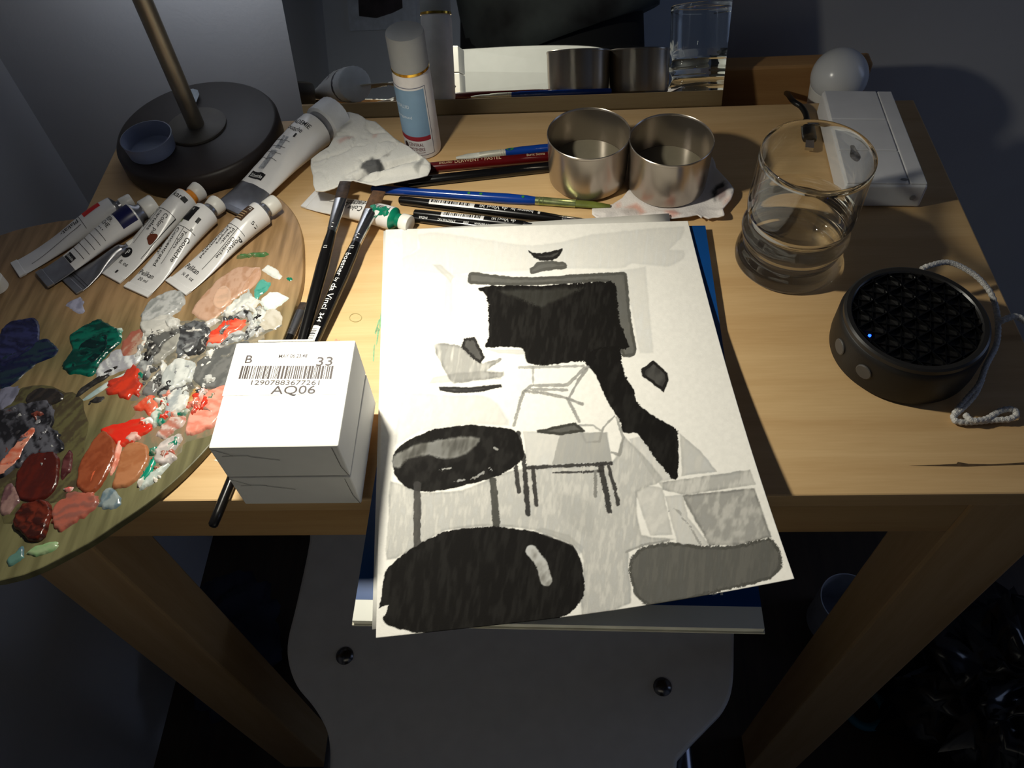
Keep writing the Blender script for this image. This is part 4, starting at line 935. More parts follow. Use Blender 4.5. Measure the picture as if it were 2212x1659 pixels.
FOLD = T8([(1370, 935), (1600, 850), (1960, 720)])
def h1(v, pr, s):
    u = np.clip((pr[:, 0] - 672) / 260, 0, 1); w = np.clip((pr[:, 1] - 245) / 190, 0, 1)
    cr = 0 * u
    base = .0125 + .0040 * np.sin(math.pi * np.clip(u, 0, 1)) + .004 * w
    cr = fbm(v[:, 0] * 30, v[:, 1] * 30, 4, 2) - .5
    fold = -.0045 * np.exp(-(seg_dist(pr[:, 0], pr[:, 1], FOLD, False) / 3.5) ** 2)
    r1 = np.abs(2 * fbm(v[:, 0] * 32 + 4 + .4 * cr, v[:, 1] * 26, 12, 2) - 1); r2 = np.abs(2 * fbm(v[:, 0] * 60 + 9, v[:, 1] * 44 + 2, 31, 2) - 1)
    crease = -.0024 * np.exp(-r1 / .035) - .0013 * np.exp(-r2 / .035) + .0012 * (1 - r1)
    lip = -.0035 * smooth(pr[:, 1] - (405 - .19 * (pr[:, 0] - 680)), 0, 14) * smooth(pr[:, 0], 760, 800)
    return base + cr * .003 + fold + crease + lip
def c1(pr):
    X, Y = pr[:, 0], pr[:, 1]; c = np.empty((len(pr), 3)); c[:] = lin((226, 224, 217))
    for poly, rgb, a, sf in ((T8([(1420, 860), (1440, 810), (1530, 750), (1600, 770), (1645, 840), (1600, 880), (1540, 890), (1480, 890)]), (96, 96, 96), 1., 3), (T8([(1560, 780), (1600, 770), (1640, 830), (1590, 860)]), (52, 52, 52), .8, 3),
                             (T8([(1360, 940), (1450, 890), (1500, 900), (1400, 970)]), (140, 138, 136), .8, 4), (T8([(1200, 570), (1260, 540), (1340, 530), (1300, 560), (1220, 600)]), (206, 160, 150), .7, 5),
                             (T8([(1540, 510), (1580, 500), (1570, 550), (1530, 560)]), (214, 170, 156), .6, 4), (T8([(1630, 730), (1700, 690), (1700, 730), (1640, 750)]), (110, 104, 100), .5, 4), (T8([(1920, 830), (1990, 720), (2030, 730), (1960, 860)]), (150, 150, 146), .8, 3),
                             (T8([(1700, 820), (1780, 795), (1780, 830), (1720, 850)]), (100, 94, 90), .5, 4), (T8([(1240, 400), (1320, 390), (1260, 440), (1190, 480)]), (120, 124, 134), .6, 6)):
        al = smooth(sdf(X, Y, poly), -sf, sf) * a; c = c * (1 - al[:, None]) + np.array(lin(rgb)) * al[:, None]
    return c * (.94 + .1 * fbm(X / 6, Y / 6, 2))[:, None]
tissue('crumpled_tissue', px, .0150, h1, c1, 'crumpled white paper tissue with grey paint blots beside the bottle', loc=(-.12, .29, .0))
px = T11([(60, 730), (150, 915), (700, 960), (1180, 912), (1450, 890), (1580, 850), (1640, 905), (1660, 872), (1740, 905), (1800, 885), (1950, 895), (1960, 870), (1940, 790), (2060, 650), (2105, 510), (2030, 420), (1850, 150), (1800, -10), (1500, -60), (900, 100), (500, 560), (240, 690)])
def h2(v, pr, s):
    rim = np.exp(-s / .006)
    front = smooth(pr[:, 1], 440, 462)
    right = smooth(pr[:, 0], 1520, 1580)
    cr = fbm(v[:, 0] * 90, v[:, 1] * 90, 7, 3) - .5
    rd = 1 - np.abs(2 * fbm(v[:, 0] * 60, v[:, 1] * 110, 9, 2) - 1)
    return .0013 + (.0042 * rim + .0035 * rd) * np.maximum(front, right) * (.6 + .8 * cr) + .0016 * right
def c2(pr):
    X, Y = pr[:, 0], pr[:, 1]; c = np.empty((len(pr), 3)); c[:] = lin((222, 216, 212))
    for poly, rgb, a, sf in ((T11([(1800, 560), (1790, 480), (1860, 400), (1960, 380), (1990, 470), (1940, 470), (1880, 480), (1870, 560), (1850, 630)]), (26, 20, 24), .95, 4), (T11([(1860, 560), (1880, 480), (1940, 470), (1990, 490), (2000, 600), (1900, 640)]), (110, 70, 70), .7, 5),
                             (T11([(550, 700), (700, 640), (760, 680), (830, 790), (760, 830), (690, 740), (600, 720)]), (208, 140, 116), .75, 6), (T11([(1100, 780), (1260, 760), (1330, 840), (1220, 900), (1160, 850)]), (206, 130, 110), .7, 6),
                             (T11([(400, 640), (470, 620), (480, 690), (410, 720)]), (220, 150, 120), .5, 5), (T11([(1960, 640), (2060, 600), (2060, 660), (1960, 740)]), (216, 170, 156), .6, 5), (T11([(460, 780), (640, 700), (800, 820), (560, 850)]), (166, 156, 150), .6, 8)):
        al = smooth(sdf(X, Y, poly), -sf, sf) * a; c = c * (1 - al[:, None]) + np.array(lin(rgb)) * al[:, None]
    return c * (.93 + .12 * fbm(X / 5, Y / 5, 2))[:, None]
tissue('stained_tissue', px, .003, h2, c2, 'stained paper tissue spread under the two metal cups', spacing=.0018, loc=(.10, .25, 0))

# ------------------------------------------------------------------ metal cups with water
M_WATER = mat('cup_water', (120, 114, 98), .06, ior=1.33, var=.04)
def cup(label, cx, cy, r, h, z0, tilt):
    t = thing('metal_cup', label, 'cup', (cx, cy, z0), 'metal dipper cups')
    o = lathe('cup_body', [(0, z0), (r * .93, z0), (r * .965, z0 + .0012), (r * .985, z0 + h * .3), (r, z0 + h - .0012), (r * 1.004, z0 + h - .0003), (r * .997, z0 + h), (r * .982, z0 + h - .0004), (r * .975, z0 + h - .002), (r * .955, z0 + .0022), (r * .93, z0 + .0014), (0, z0 + .0014)], cx, cy, M_STEEL, t, 72)
    lathe('rolled_rim', [(r * .975, z0 + h - .0011), (r * .985, z0 + h - .0001), (r * .997, z0 + h + .0003), (r * 1.010, z0 + h - .0001), (r * 1.014, z0 + h - .0011), (r * 1.008, z0 + h - .0019), (r * .985, z0 + h - .0019)], cx, cy, M_STEEL, t, 72, closed=True)
    lathe('water', [(r * .955, z0 + h * .28), (r * .956, z0 + h * .30)], cx, cy, M_WATER, t, 48)
    return t
cup('steel cup of murky water nearer the bottle', .0425, .2795, .0305, .0400, .0022, 0)
cup('steel cup of murky water nearer the glass', .1020, .2690, .0303, .0400, .0022, 0)

# ------------------------------------------------------------------ bottle
BX, BY, BR = -.0889, .3215, .0143
t = thing('pump_bottle', 'slim white bottle with pale blue label and frosted cap', 'bottle', (BX, BY, 0))
lathe('bottle_body', [(0, .0003), (BR * .90, .0003), (BR * .97, .0012), (BR, .004), (BR, .070), (BR * .96, .0735), (BR * .93, .0745), (0, .0745)], BX, BY, mat('bottle_white', (232, 228, 226), .4, sss=.1), t, 64)
lathe('gold_ring', [(BR * .93, .0745), (BR * 1.0, .0745), (BR * 1.0, .0765), (BR * .93, .0765)], BX, BY, mat('gold', (214, 170, 70), .2, metal=1.), t, 64)
lathe('cap', [(BR * .985, .0765), (BR * .985, .1008), (BR * .95, .1026), (BR * .85, .1030), (0, .1030)], BX, BY, mat('frosted_cap', (168, 170, 170), .55, trans=.15, var=.03), t, 64)
A0 = math.radians(-112)
def bs(s, z, off=.0003):                                             # s: metres around the bottle from the label centre
    a = A0 + s / BR
    return Vector((BX + (BR + off) * math.cos(a), BY + (BR + off) * math.sin(a), z))
def bpatch(name, s0, s1, z0, z1, m, off, label=None):
    n = 26; v = [bs(s0 + (s1 - s0) * i / (n - 1), z, off) for z in (z0, z1) for i in range(n)]
    return mesh_obj(name, v, [[i, i + 1, n + i + 1, n + i] for i in range(n - 1)], m, t, smooth_=True, label=label)
bpatch('label_border', -.0225, .0168, .0050, .0655, mat('label_line', (92, 96, 120), .5), .00012)
bpatch('label_paper', -.0220, .0163, .0055, .0650, mat('label_white', (228, 226, 226), .5), .00022)
bpatch('label_blue', -.0214, .0152, .0225, .0635, mat('label_blue', (126, 158, 186), .45, var=.03), .00030, 'pale blue label field')
bpatch('label_band', -.0214, .0152, .0185, .0225, mat('label_dark_red', (150, 40, 52), .5), .00030, 'dark red label band')
M_LT = mat('label_light_text', (216, 226, 232), .5); M_BT = mat('label_brown_text', (120, 76, 80), .5)
for s_, s0, z_, sz, w_, mm in (('HYDROFLUID', -.0150, .0480, .0042, .0170, M_LT), ('wertgesund', -.0120, .0390, .0036, .0150, M_LT), ('CENTRAL', -.0040, .0138, .0042, .0125, M_BT), ('APOTHEKE', -.0040, .0094, .0042, .0130, M_BT)):
    lettering(s_, lambda a, b, s0=s0, z_=z_: bs(s0 + a, z_ + b, .00045), sz, mm, t, w_)
nv = [bs(-.0066 + .0020 * math.cos(a), .0132 + .0030 * math.sin(a), .0004) for a in np.linspace(0, 2 * math.pi, 24, endpoint=False)]
mesh_obj('print_badge', nv, [list(range(24))], mat('badge_brown', (60, 44, 46), .5), t)
bpatch('print_line', -.002, .009, .0076, .0079, M_BT, .0004)

# ------------------------------------------------------------------ drinking glass
GX, GY = .1787, .1885
M_GLASS = mat('clear_glass', (250, 252, 250), .0, trans=1., ior=1.48, var=0)
M_THIN = bpy.data.materials.new('thin_glass_wall'); M_THIN.use_nodes = True
nt = M_THIN.node_tree; N = nt.nodes.new; L = nt.links.new
pb = nt.nodes['Principled BSDF']; outn = nt.nodes['Material Output']
tr_ = N('ShaderNodeBsdfTransparent'); tr_.inputs[0].default_value = (.985, .99, .985, 1)
gl_ = N('ShaderNodeBsdfGlossy'); gl_.inputs['Roughness'].default_value = .02
lw_ = N('ShaderNodeLayerWeight'); lw_.inputs[0].default_value = .5
pw_ = N('ShaderNodeMath'); pw_.operation = 'POWER'; pw_.inputs[1].default_value = 3.; L(lw_.outputs['Facing'], pw_.inputs[0])
fr_ = N('ShaderNodeMath'); fr_.operation = 'MULTIPLY_ADD'; fr_.inputs[1].default_value = .75; fr_.inputs[2].default_value = .035; L(pw_.outputs[0], fr_.inputs[0])
m1 = N('ShaderNodeMixShader'); L(fr_.outputs[0], m1.inputs[0]); L(tr_.outputs[0], m1.inputs[1]); L(gl_.outputs[0], m1.inputs[2])
L(m1.outputs[0], outn.inputs['Surface'])
R = .0365
outer = [(0, .0004), (R * .965, .0004), (R * .995, .0016), (R * 1.0, .005), (R * .985, .0100), (R * .90, .0145), (R * .875, .0175), (R * .90, .0210), (R * .965, .0245), (R * .985, .0275), (R * .965, .0305), (R * .90, .0345), (R * .885, .0375),
         (R * .93, .0410), (R * .965, .0445), (R * .968, .0500), (R * .962, .065), (R * .962, .0875), (R * .955, .0890), (R * .942, .0893)]
inner = [(R * .925, .0885), (R * .915, .065), (R * .918, .0500), (R * .905, .0450), (R * .86, .0405), (R * .83, .0375), (R * .84, .0345), (R * .895, .0300), (R * .915, .0275), (R * .895, .0250), (R * .84, .0210), (R * .80, .0175), (R * .79, .0115), (R * .74, .0072), (0, .0062)]
v, f = lathe_vf(outer + inner, GX, GY, 96)
o = mesh_obj('drinking_glass', v, f, M_GLASS, loc=(GX, GY, 0), smooth_=True)
bm = bmesh.new(); bm.from_mesh(o.data); bmesh.ops.remove_doubles(bm, verts=bm.verts, dist=1e-7); bmesh.ops.recalc_face_normals(bm, faces=bm.faces); bm.to_mesh(o.data); bm.free()
o.data.materials.append(M_THIN)                                       # the straight thin wall; rim and outer ridges stay refracting glass
for p in o.data.polygons: p.material_index = 0 if p.center.z > .0868 or (.0012 < p.center.z < .0460 and p.center.x * p.normal.x + p.center.y * p.normal.y > 0) else 1
sb = o.modifiers.new('smooth', 'SUBSURF'); sb.levels = 1; sb.render_levels = 1
o.cycles.is_caustics_caster = True; top.cycles.is_caustics_receiver = True; spot.cycles.is_caustics_light = True
tag(o, 'empty clear drinking glass with a ridged lower half', 'glass')

# ------------------------------------------------------------------ white junction box, bulb, cable
t = thing('power_adapter_box', 'white plastic box with three panels by the back corner', 'plastic box', (.26, .29, 0))
H = .0215
P = [Z(1777, 193, H), Z(1927, 195, H), Z(2008, 399, H), Z(1828, 397, H)]
P = [Vector((p.x, p.y, 0)) for p in P]
M_BOXW = mat('grey_white_plastic', (214, 214, 216), .45, var=.02)
poly = [tuple(p)[:2] for p in (P[3], P[2], P[1], P[0])]
o = mesh_obj('housing', *prism_vf(poly, .0003, H - .0012), M_BOXW, t); bevel_mod(o, .002, 3)
def bil(u, v): return (P[0] * (1 - u) + P[1] * u) * (1 - v) + (P[3] * (1 - u) + P[2] * u) * v
def lidp(name, u0, u1, v0, v1):
    q = [tuple(bil(u, v))[:2] for u, v in ((u0, v1), (u1, v1), (u1, v0), (u0, v0))]
    o = mesh_obj(name, *prism_vf(q, H - .003, H), M_BOXW, t); bevel_mod(o, .0006)
for k in range(3): lidp('lid_panel', .02, .765, .012 + k * .328, .332 + k * .328)
lidp('side_strip', .785, .985, .012, .988)
sc_ = (P[2] * .86 + P[3] * .14); v, f = sweep_vf([Vector((sc_.x, sc_.y - .0003, .010)), Vector((sc_.x, sc_.y - .0008, .010))], [.0022, .0022], seg=16)
mesh_obj('screw', v, f, mat('screw_grey', (150, 150, 150), .4), t)
nv = [bil(.20 + .055 * math.cos(a) * (1 + .3 * math.sin(3 * a)), .70 + .085 * math.sin(a)) + Vector((0, 0, H + .0002)) for a in np.linspace(0, 2 * math.pi, 24, endpoint=False)]
mesh_obj('paint_spot', nv, [list(range(24))[::-1]], mat('grey_smudge', (120, 118, 118), .6, var=.3, scale=300), t)
nv = [bil(.72 + .05 * math.cos(a), .955 + .012 * math.sin(a)) + Vector((0, 0, H + .0002)) for a in np.linspace(0, 2 * math.pi, 16, endpoint=False)]
mesh_obj('paint_spot', nv, [list(range(16))[::-1]], MATS['grey_smudge'], t)

bx_, by_, bz_ = .2585, .3955, .0042
t = thing('light_bulb', 'white frosted light bulb standing behind the plastic box', 'light bulb', (bx_, by_, -.072))
rb = .0232
lathe('globe', [(rb * .93, bz_ - rb * .36)] + [(rb * math.cos(a), bz_ + rb * math.sin(a)) for a in np.linspace(-.3, math.pi / 2 - .01, 22)] + [(0, bz_ + rb)], bx_, by_, mat('frosted_globe', (214, 216, 218), .22, sss=.2, var=.01), t, 56)
lathe('bulb_collar', [(0, -.0715), (.012, -.0715), (.012, -.050), (rb * .80, -.040), (rb * .94, bz_ - rb * .36), (rb * .90, bz_ - rb * .34)], bx_, by_, M_WHITE, t, 56)

t = thing('usb_cable', 'black cable with a metal plug behind the glass', 'cable', tuple(Z(1747, 280, 0)))
cp = catmull_open([Z(1700, 214, -.050) + Vector((0, .010, 0)), Z(1706, 216, -.010) + Vector((0, .008, 0)), Z(1714, 219, .006), Z(1730, 230, .007), Z(1740, 245, .006), Z(1744, 262, .005)], 8)
sweep('cord', cp, .0023, mat('black_rubber', (16, 16, 16), .4), t, seg=12)
a, b_ = Z(1743, 258, .0050), Z(1749, 303, .0050)
o = sweep('plug', [a, a.lerp(b_, .15), a.lerp(b_, .9), b_], [.003, .0052, .0058, .0052], mat('black_rubber'), t, rh=[.002, .0030, .0032, .0028], seg=20)
c_ = Z(1748, 322, .0050)
o = sweep('plug_tip', [b_ - (c_ - b_) * .2, c_], [.0045, .0045], M_CHROME, t, rh=[.0020, .0020], seg=4, sm=False, flat=1)

# ------------------------------------------------------------------ bluetooth style speaker
SX, SY, SR, SH = .2338, .1035, .0440, .0335
t = thing('round_speaker', 'round black portable speaker with triangular grille', 'speaker', (SX, SY, 0))
M_SP = mat('speaker_rubber', (11, 10, 10), .5, var=.06, bump=.08, bscale=900)
lathe('speaker_body', [(0, .0004), (SR * .93, .0004), (SR * .985, .0025), (SR, .008), (SR * .995, SH - .008), (SR * .975, SH - .004), (SR * .965, SH - .0035)], SX, SY, M_SP, t, 96)
lathe('trim_ring', [(SR * .965, SH - .0040), (SR * .955, SH - .0010), (SR * .925, SH), (SR * .865, SH - .0002), (SR * .845, SH - .0012), (SR * .845, SH - .004)], SX, SY, mat('speaker_ring', (34, 33, 32), .32, var=.04), t, 96, closed=True)
lathe('speaker_cone', [(SR * .848, SH - .0056), (SR * .848, SH - .0048)], SX, SY, mat('speaker_cloth', (9, 9, 10), .7), t, 64)
gv = []; gf = []
def bar(p, q, w, z0, z1):
    d = Vector((q[0] - p[0], q[1] - p[1], 0)).normalized(); n = Vector((-d.y, d.x, 0)) * w; b0 = len(gv)
    for e in (p, q):
        for sgn, zz, ww in ((-1, z0, 1), (1, z0, 1), (.45, z1, 1), (-.45, z1, 1)): gv.append(Vector((e[0], e[1], zz)) + n * sgn)
    gf.extend([[b0, b0 + 1, b0 + 2, b0 + 3][::-1], [b0 + 4, b0 + 5, b0 + 6, b0 + 7]] + [[b0 + i, b0 + (i + 1) % 4, b0 + 4 + (i + 1) % 4, b0 + 4 + i] for i in range(4)])
RG = SR * .846; step = .0118; a0 = math.radians(30)
for ang, st, off in ((a0, step, .0), (a0 + math.pi / 2, step, .0), (a0 + math.pi / 4, step / math.sqrt(2), 0), (a0 + 3 * math.pi / 4, step / math.sqrt(2), 0)):
    dx, dy = math.cos(ang), math.sin(ang)
    for k in range(-8, 9):
        o_ = k * st
        if abs(o_) >= RG - .001: continue
        hl = math.sqrt(RG * RG - o_ * o_); main = ang in (a0, a0 + math.pi / 2)
        bar((SX - dy * o_ - dx * hl, SY + dx * o_ - dy * hl), (SX - dy * o_ + dx * hl, SY + dx * o_ + dy * hl), .00075 if main else .0005, SH - .0049, SH - .0008 if main else SH - .0022)
mesh_obj('grille', gv, gf, mat('grille_gloss', (9, 9, 9), .2, spec=.6), t)
for ppx, rr in (((1814, 754), .0052), ((1866, 806), .0052)):
    a = math.atan2(Z(*ppx, .014).y - SY, Z(*ppx, .014).x - SX)
    nrm = Vector((math.cos(a), math.sin(a), 0)); tg = Vector((-nrm.y, nrm.x, 0)); c_ = Vector((SX, SY, .0165)) + nrm * SR
    v = []; n = 28
    for dd, q in ((-.0006, 1.0), (.0004, 1.0), (.0008, .9)):
        for k in range(n):
            an = 2 * math.pi * k / n; v.append(c_ + nrm * dd + tg * (rr * q * math.cos(an)) + UP * (rr * q * math.sin(an)))
    f = [[i * n + k, i * n + (k + 1) % n, (i + 1) * n + (k + 1) % n, (i + 1) * n + k] for i in range(2) for k in range(n)] + [[2 * n + k for k in range(n)]]
    mesh_obj('button', v, f, mat('button_grey', (70, 68, 66), .45), t, smooth_=False)
pl = Z(1876, 730, SH - .003)
lathe('status_light', [(0, SH - .0012), (.0009, SH - .0012), (.0009, SH - .0004), (.0005, SH - .0001), (0, SH - .0001)], pl.x, pl.y, mat('led_blue', (20, 60, 255), .3, emit=9., var=0), t, 16, label='glowing blue light')
M_CORD = mat('white_cord', (206, 204, 200), .6, var=.10, scale=500, bump=.9, bscale=1400)
def braid(pts, r=.0017, k=10):
    P_ = catmull_open(pts, k); n = len(P_)
    out = [];  acc = 0.
    for i, p in enumerate(P_):
        if i: acc += (p - P_[i - 1]).length
        out.append(r * (1 + .10 * math.sin(acc * 2 * math.pi / .0030)))
    return P_, out
c1_ = [Z(1990, 582, .026), Z(2005, 575, .027), Z(2050, 567, .026), Z(2100, 590, .022), Z(2135, 625, .017), Z(2150, 660, .012), Z(2156, 700, .009), Z(2152, 745, .008), Z(2130, 790, .008), Z(2115, 830, .007), Z(2090, 860, .005), Z(2066, 888, .0035), Z(2060, 903, .0030), Z(2070, 911, .0026), Z(2100, 912, .0022), Z(2140, 908, .0024), Z(2180, 905, .0034), Z(2196, 894, .0042), Z(2185, 884, .0044), Z(2160, 888, .0040), Z(2130, 905, .0036), Z(2100, 908, .0042), Z(2084, 895, .0036)]
p_, r_ = braid(c1_, .0018, 14); cord_o = sweep('cord', p_, r_, M_CORD, t, seg=12, label='white braided loop cord')
p_, r_ = braid([Z(2060, 900, .0030), Z(2090, 872, .0045), Z(2108, 850, .006), Z(2122, 820, .0075)], .0016, 10); sweep('cord', p_, r_, M_CORD, t, seg=10)
p_, r_ = braid([Z(2152, 700, .009), Z(2170, 690, .012), Z(2195, 684, .012), Z(2225, 700, .010), Z(2250, 715, .004)], .0021, 10); sweep('cord', p_, r_, M_CORD, t, seg=10)

# ------------------------------------------------------------------ two white cartons, one on the other
BX0, BX1, BY0, BY1, BZ = -.1640, -.0965, -.0068, .0630, .0082
BH = .0300
M_CARD = mat('white_card', (238, 236, 230), .55, var=.01); M_CREASE = mat('card_crease', (120, 116, 110), .8)
def carton(label, z0, rot):
    c_ = ((BX0 + BX1) / 2, (BY0 + BY1) / 2)
    t = thing('carton', label, 'box', (c_[0], c_[1], z0), 'small white cartons')
    box('carton_body', BX0, BX1, BY0, BY1, z0, z0 + BH, M_CARD, t, .0008, rot=rot, piv=c_)
    def fr(x, z, d=.0004):                                           # point on the front face
        p = Vector((BX0 + x, BY0 - d, z0 + z)); c, s = math.cos(rot), math.sin(rot)
        return Vector((c_[0] + c * (p.x - c_[0]) - s * (p.y - c_[1]), c_[1] + s * (p.x - c_[0]) + c * (p.y - c_[1]), p.z))
    W = BX1 - BX0
    for pts in ([(.0045, BH - .0080), (.0115, BH - .0076), (.0185, BH - .0076), (.0195, BH - .0088), (.034, BH - .0125)], [(.0003, BH - .0004), (.0105, BH - .0074)], [(W - .0035, BH - .001), (W - .0028, .010), (W - .0004, .0005)]):
        for a, b_ in zip(pts, pts[1:]):
            d = Vector((b_[0] - a[0], b_[1] - a[1])); n = Vector((-d.y, d.x)).normalized() * .00016
            mesh_obj('flap_crease', [fr(a[0] + n.x, a[1] + n.y), fr(b_[0] + n.x, b_[1] + n.y), fr(b_[0] - n.x, b_[1] - n.y), fr(a[0] - n.x, a[1] - n.y)], [[0, 1, 2, 3]], M_CREASE, t)
    return t
carton('lower small white carton with slit front flap', BZ, .0)
tc_ = carton('upper small white carton with a barcode label on top', BZ + BH + .0012, .004)
mesh_obj('carton_lid_flap', *box_vf(BX0 + .012, BX1 - .024, BY1, BY1 + .0009, BZ + 2 * BH - .010, BZ + 2 * BH + .0018), M_CARD, tc_)
ZT = BZ + 2 * BH + .0012
lab = [Z(519, 741, ZT), Z(776, 741, ZT), Z(744, 851, ZT), Z(494, 853, ZT)]
x0, x1 = BX0 - .0002, BX1 - .004; y1, y0 = BY1 - .001, min(lab[2].y, lab[3].y)
o = mesh_obj('sticker', *box_vf(x0, x1, y0, y1, ZT, ZT + .00018), mat('sticker_white', (238, 234, 224), .4, var=.01), tc_, label='white barcode sticker'); 
M_PRINT = mat('sticker_print', (48, 36, 34), .6)
def tl_(txt, a, b_, size, shear=0.):
    A = Z(a[0], a[1], ZT + .0003); B = Z(b_[0], b_[1], ZT + .0003)
    lettering(txt, plane_place(A, B - A), size, M_PRINT, tc_, (B - A).length, shear)
tl_('B', (526, 784), (543, 784), .0078); tl_('MAY 06 23:48', (601, 773), (663, 772), .0036); tl_('33', (680, 790), (717, 789), .0086)
tl_('12907883677261', (537, 831), (689, 831), .0044); tl_('AQ06', (584, 851), (680, 850), .0078)
bars = []; r_ = random.Random(12)
A, B, Cc = Z(515, 818, ZT + .0003), Z(723, 818, ZT + .0003), Z(527, 790, ZT + .0003)
bv = []; bf = []; x = 0.
while x < 1:
    w = r_.choice((.007, .007, .013, .022)); 
    if x + w > 1: break
    b0 = len(bv)
    for u, vv in ((x, 0), (x + w, 0), (x + w, 1), (x, 1)): bv.append(A + (B - A) * u + Vector((0, Cc.y - A.y, 0)) * vv)
    bf.append([b0, b0 + 1, b0 + 2, b0 + 3]); x += w + r_.choice((.006, .007, .010, .015))
mesh_obj('barcode_print', bv, bf, M_PRINT, tc_)

# ------------------------------------------------------------------ chair pushed under the table
ZS = -.29
M_SEAT = mat('seat_white', (206, 204, 202), .5, var=.02); M_TUBE_STEEL = mat('chair_steel', (120, 122, 130), .25, metal=1.)
t = thing('chair', 'pale waisted chair with two bolts in its seat', 'chair', (-.03, .0, -.74))
spx = [(668, 1165), (640, 1300), (621, 1380), (622, 1430), (640, 1480), (676, 1525), (702, 1570), (711, 1610), (711, 1659)]
rpx = [(1462, 1659), (1478, 1625), (1530, 1570), (1566, 1530), (1583, 1480), (1586, 1400), (1584, 1300), (1560, 1165)]
out = [Z(x, y, ZS) for x, y in spx] + [Vector((-.170, -.125, ZS)), Vector((-.185, -.165, ZS)), Vector((-.16, -.20, ZS)), Vector((-.03, -.212, ZS)), Vector((.10, -.20, ZS)), Vector((.122, -.165, ZS)), Vector((.108, -.125, ZS))] + [Z(x, y, ZS) for x, y in rpx] + [Vector((.165, .16, ZS)), Vector((.12, .195, ZS)), Vector((-.18, .195, ZS)), Vector((-.228, .16, ZS))]
o2 = catmull([tuple(p)[:2] for p in out], 4)
o = mesh_obj('seat', *prism_vf(o2, ZS - .014, ZS), M_SEAT, t); bevel_mod(o, .003, 3)
for p in ((745, 1417), (1431, 1484)):
    c_ = Z(*p, ZS); lathe('bolt', [(.0078, ZS - .0002), (.0078, ZS + .0010), (.0062, ZS + .0030), (.0030, ZS + .0042), (0, ZS + .0045)], c_.x, c_.y, mat('bolt_steel', (110, 108, 108), .25, metal=1.), t, 28)
cx0 = -.03
brd = []
for k in range(25):
    a = math.pi * k / 24; brd.append((cx0 - .185 * math.cos(a) * (1 if abs(math.cos(a)) < .98 else 1), -.02 + .112 * (math.sin(a) ** .28)))
bp2 = [(cx0 - .175, -.045), (cx0 + .150, -.045), (cx0 + .168, -.02), (cx0 + .170, .035), (cx0 + .155, .070), (cx0 + .120, .085), (cx0 + .05, .0905), (cx0 - .05, .0905), (cx0 - .14, .086), (cx0 - .182, .070), (cx0 - .195, .03), (cx0 - .190, -.02)]
bp2 = catmull(bp2, 4); n = len(bp2)
v = [(x, -.235 - .006 * (1 - ((x - cx0) / .19) ** 2) + dy, z) for dy in (0, -.012) for x, z in bp2]
o = mesh_obj('backrest', v, [list(range(n)), [n + i for i in range(n)][::-1]] + [[i, n + i, n + (i + 1) % n, (i + 1) % n] for i in range(n)], mat('backrest_white', (244, 242, 232), .5, var=.01), t); bevel_mod(o, .003, 2)
for sx in (-1, 1):
    xx = cx0 + sx * .148
    sweep('back_leg', catmull_open([(xx + sx * .03, -.30, -.74), (xx + sx * .02, -.262, -.45), (xx, -.235, -.312), (xx, -.248, -.20), (xx, -.256, .02)], 6), .0095, M_TUBE_STEEL, t, seg=14)
    sweep('front_leg', catmull_open([(xx + sx * .10, .165, -.74), (xx + sx * .06, .15, -.50), (xx + sx * .02, .12, -.318), (xx, .05, -.313), (xx - sx * .005, -.15, -.313)], 6), .0095, M_TUBE_STEEL, t, seg=14)

# ------------------------------------------------------------------ things in the dark under the table
def lump(name, c, rad, m, label, cat, seed, sq=(1, 1, 1), amp=.35, freq=3.):
    v = []; f = []; nu, nv_ = 40, 26
    for j in range(nv_ + 1):
        th = math.pi * j / nv_
        for i in range(nu):
            ph = 2 * math.pi * i / nu
            d = np.array([math.sin(th) * math.cos(ph), math.sin(th) * math.sin(ph), math.cos(th)])
            k = fbm(np.array([d[0] * freq + 9 + d[2] * 1.7]), np.array([d[1] * freq + 5 + d[2] * 2.3]), seed, 4)[0]
            rr = rad * (1 + amp * (abs(2 * k - 1) * 2 - .6))
            p = d * rr * np.array(sq); v.append((c[0] + p[0], c[1] + p[1], max(c[2] + p[2], -.7395)))
    for j in range(nv_):
        for i in range(nu): f.append([j * nu + i, (j + 1) * nu + i, (j + 1) * nu + (i + 1) % nu, j * nu + (i + 1) % nu])
    o = mesh_obj(name, v, f, m, loc=(c[0], c[1], -.74), smooth_=True); return tag(o, label, cat)
lump('plastic_bag', (.56, .06, -.64), .12, mat('black_bag', (20, 19, 24), .18, spec=.7, bump=.4, bscale=30), 'crumpled glossy black bag on the floor beside the table leg', 'bag', 3, (1.1, 1.2, .9), .5, 5)
lump('cloth_heap', (-.43, .14, -.655), .08, mat('pale_cloth', (66, 70, 88), .9, rgb2=(28, 30, 42), scale=6), 'bluish cloth heap on the floor below the palette', 'cloth', 8, (.8, 1.1, .9), .3, 3)
c_ = Z(1836, 1296, -.655); c_.z = -.74
t = thing('enamel_mug', 'pale mug half hidden behind the table leg', 'mug', tuple(c_))
lathe('mug_body', [(0, -.7395), (.036, -.7395), (.038, -.735), (.038, -.655), (.0365, -.655), (.036, -.733), (0, -.734)], c_.x, c_.y, mat('pale_enamel', (190, 194, 204), .4), t, 40)
sweep('handle', catmull_open([(c_.x + .037, c_.y, -.67), (c_.x + .058, c_.y, -.675), (c_.x + .060, c_.y, -.70), (c_.x + .037, c_.y, -.715)], 6), .004, MATS['pale_enamel'], t, seg=10)
c_ = Z(1868, 1530, -.735)
ringp = [(c_.x + .024 * math.cos(a), c_.y + .024 * math.sin(a), -.7345) for a in np.linspace(0, 2 * math.pi, 41)]
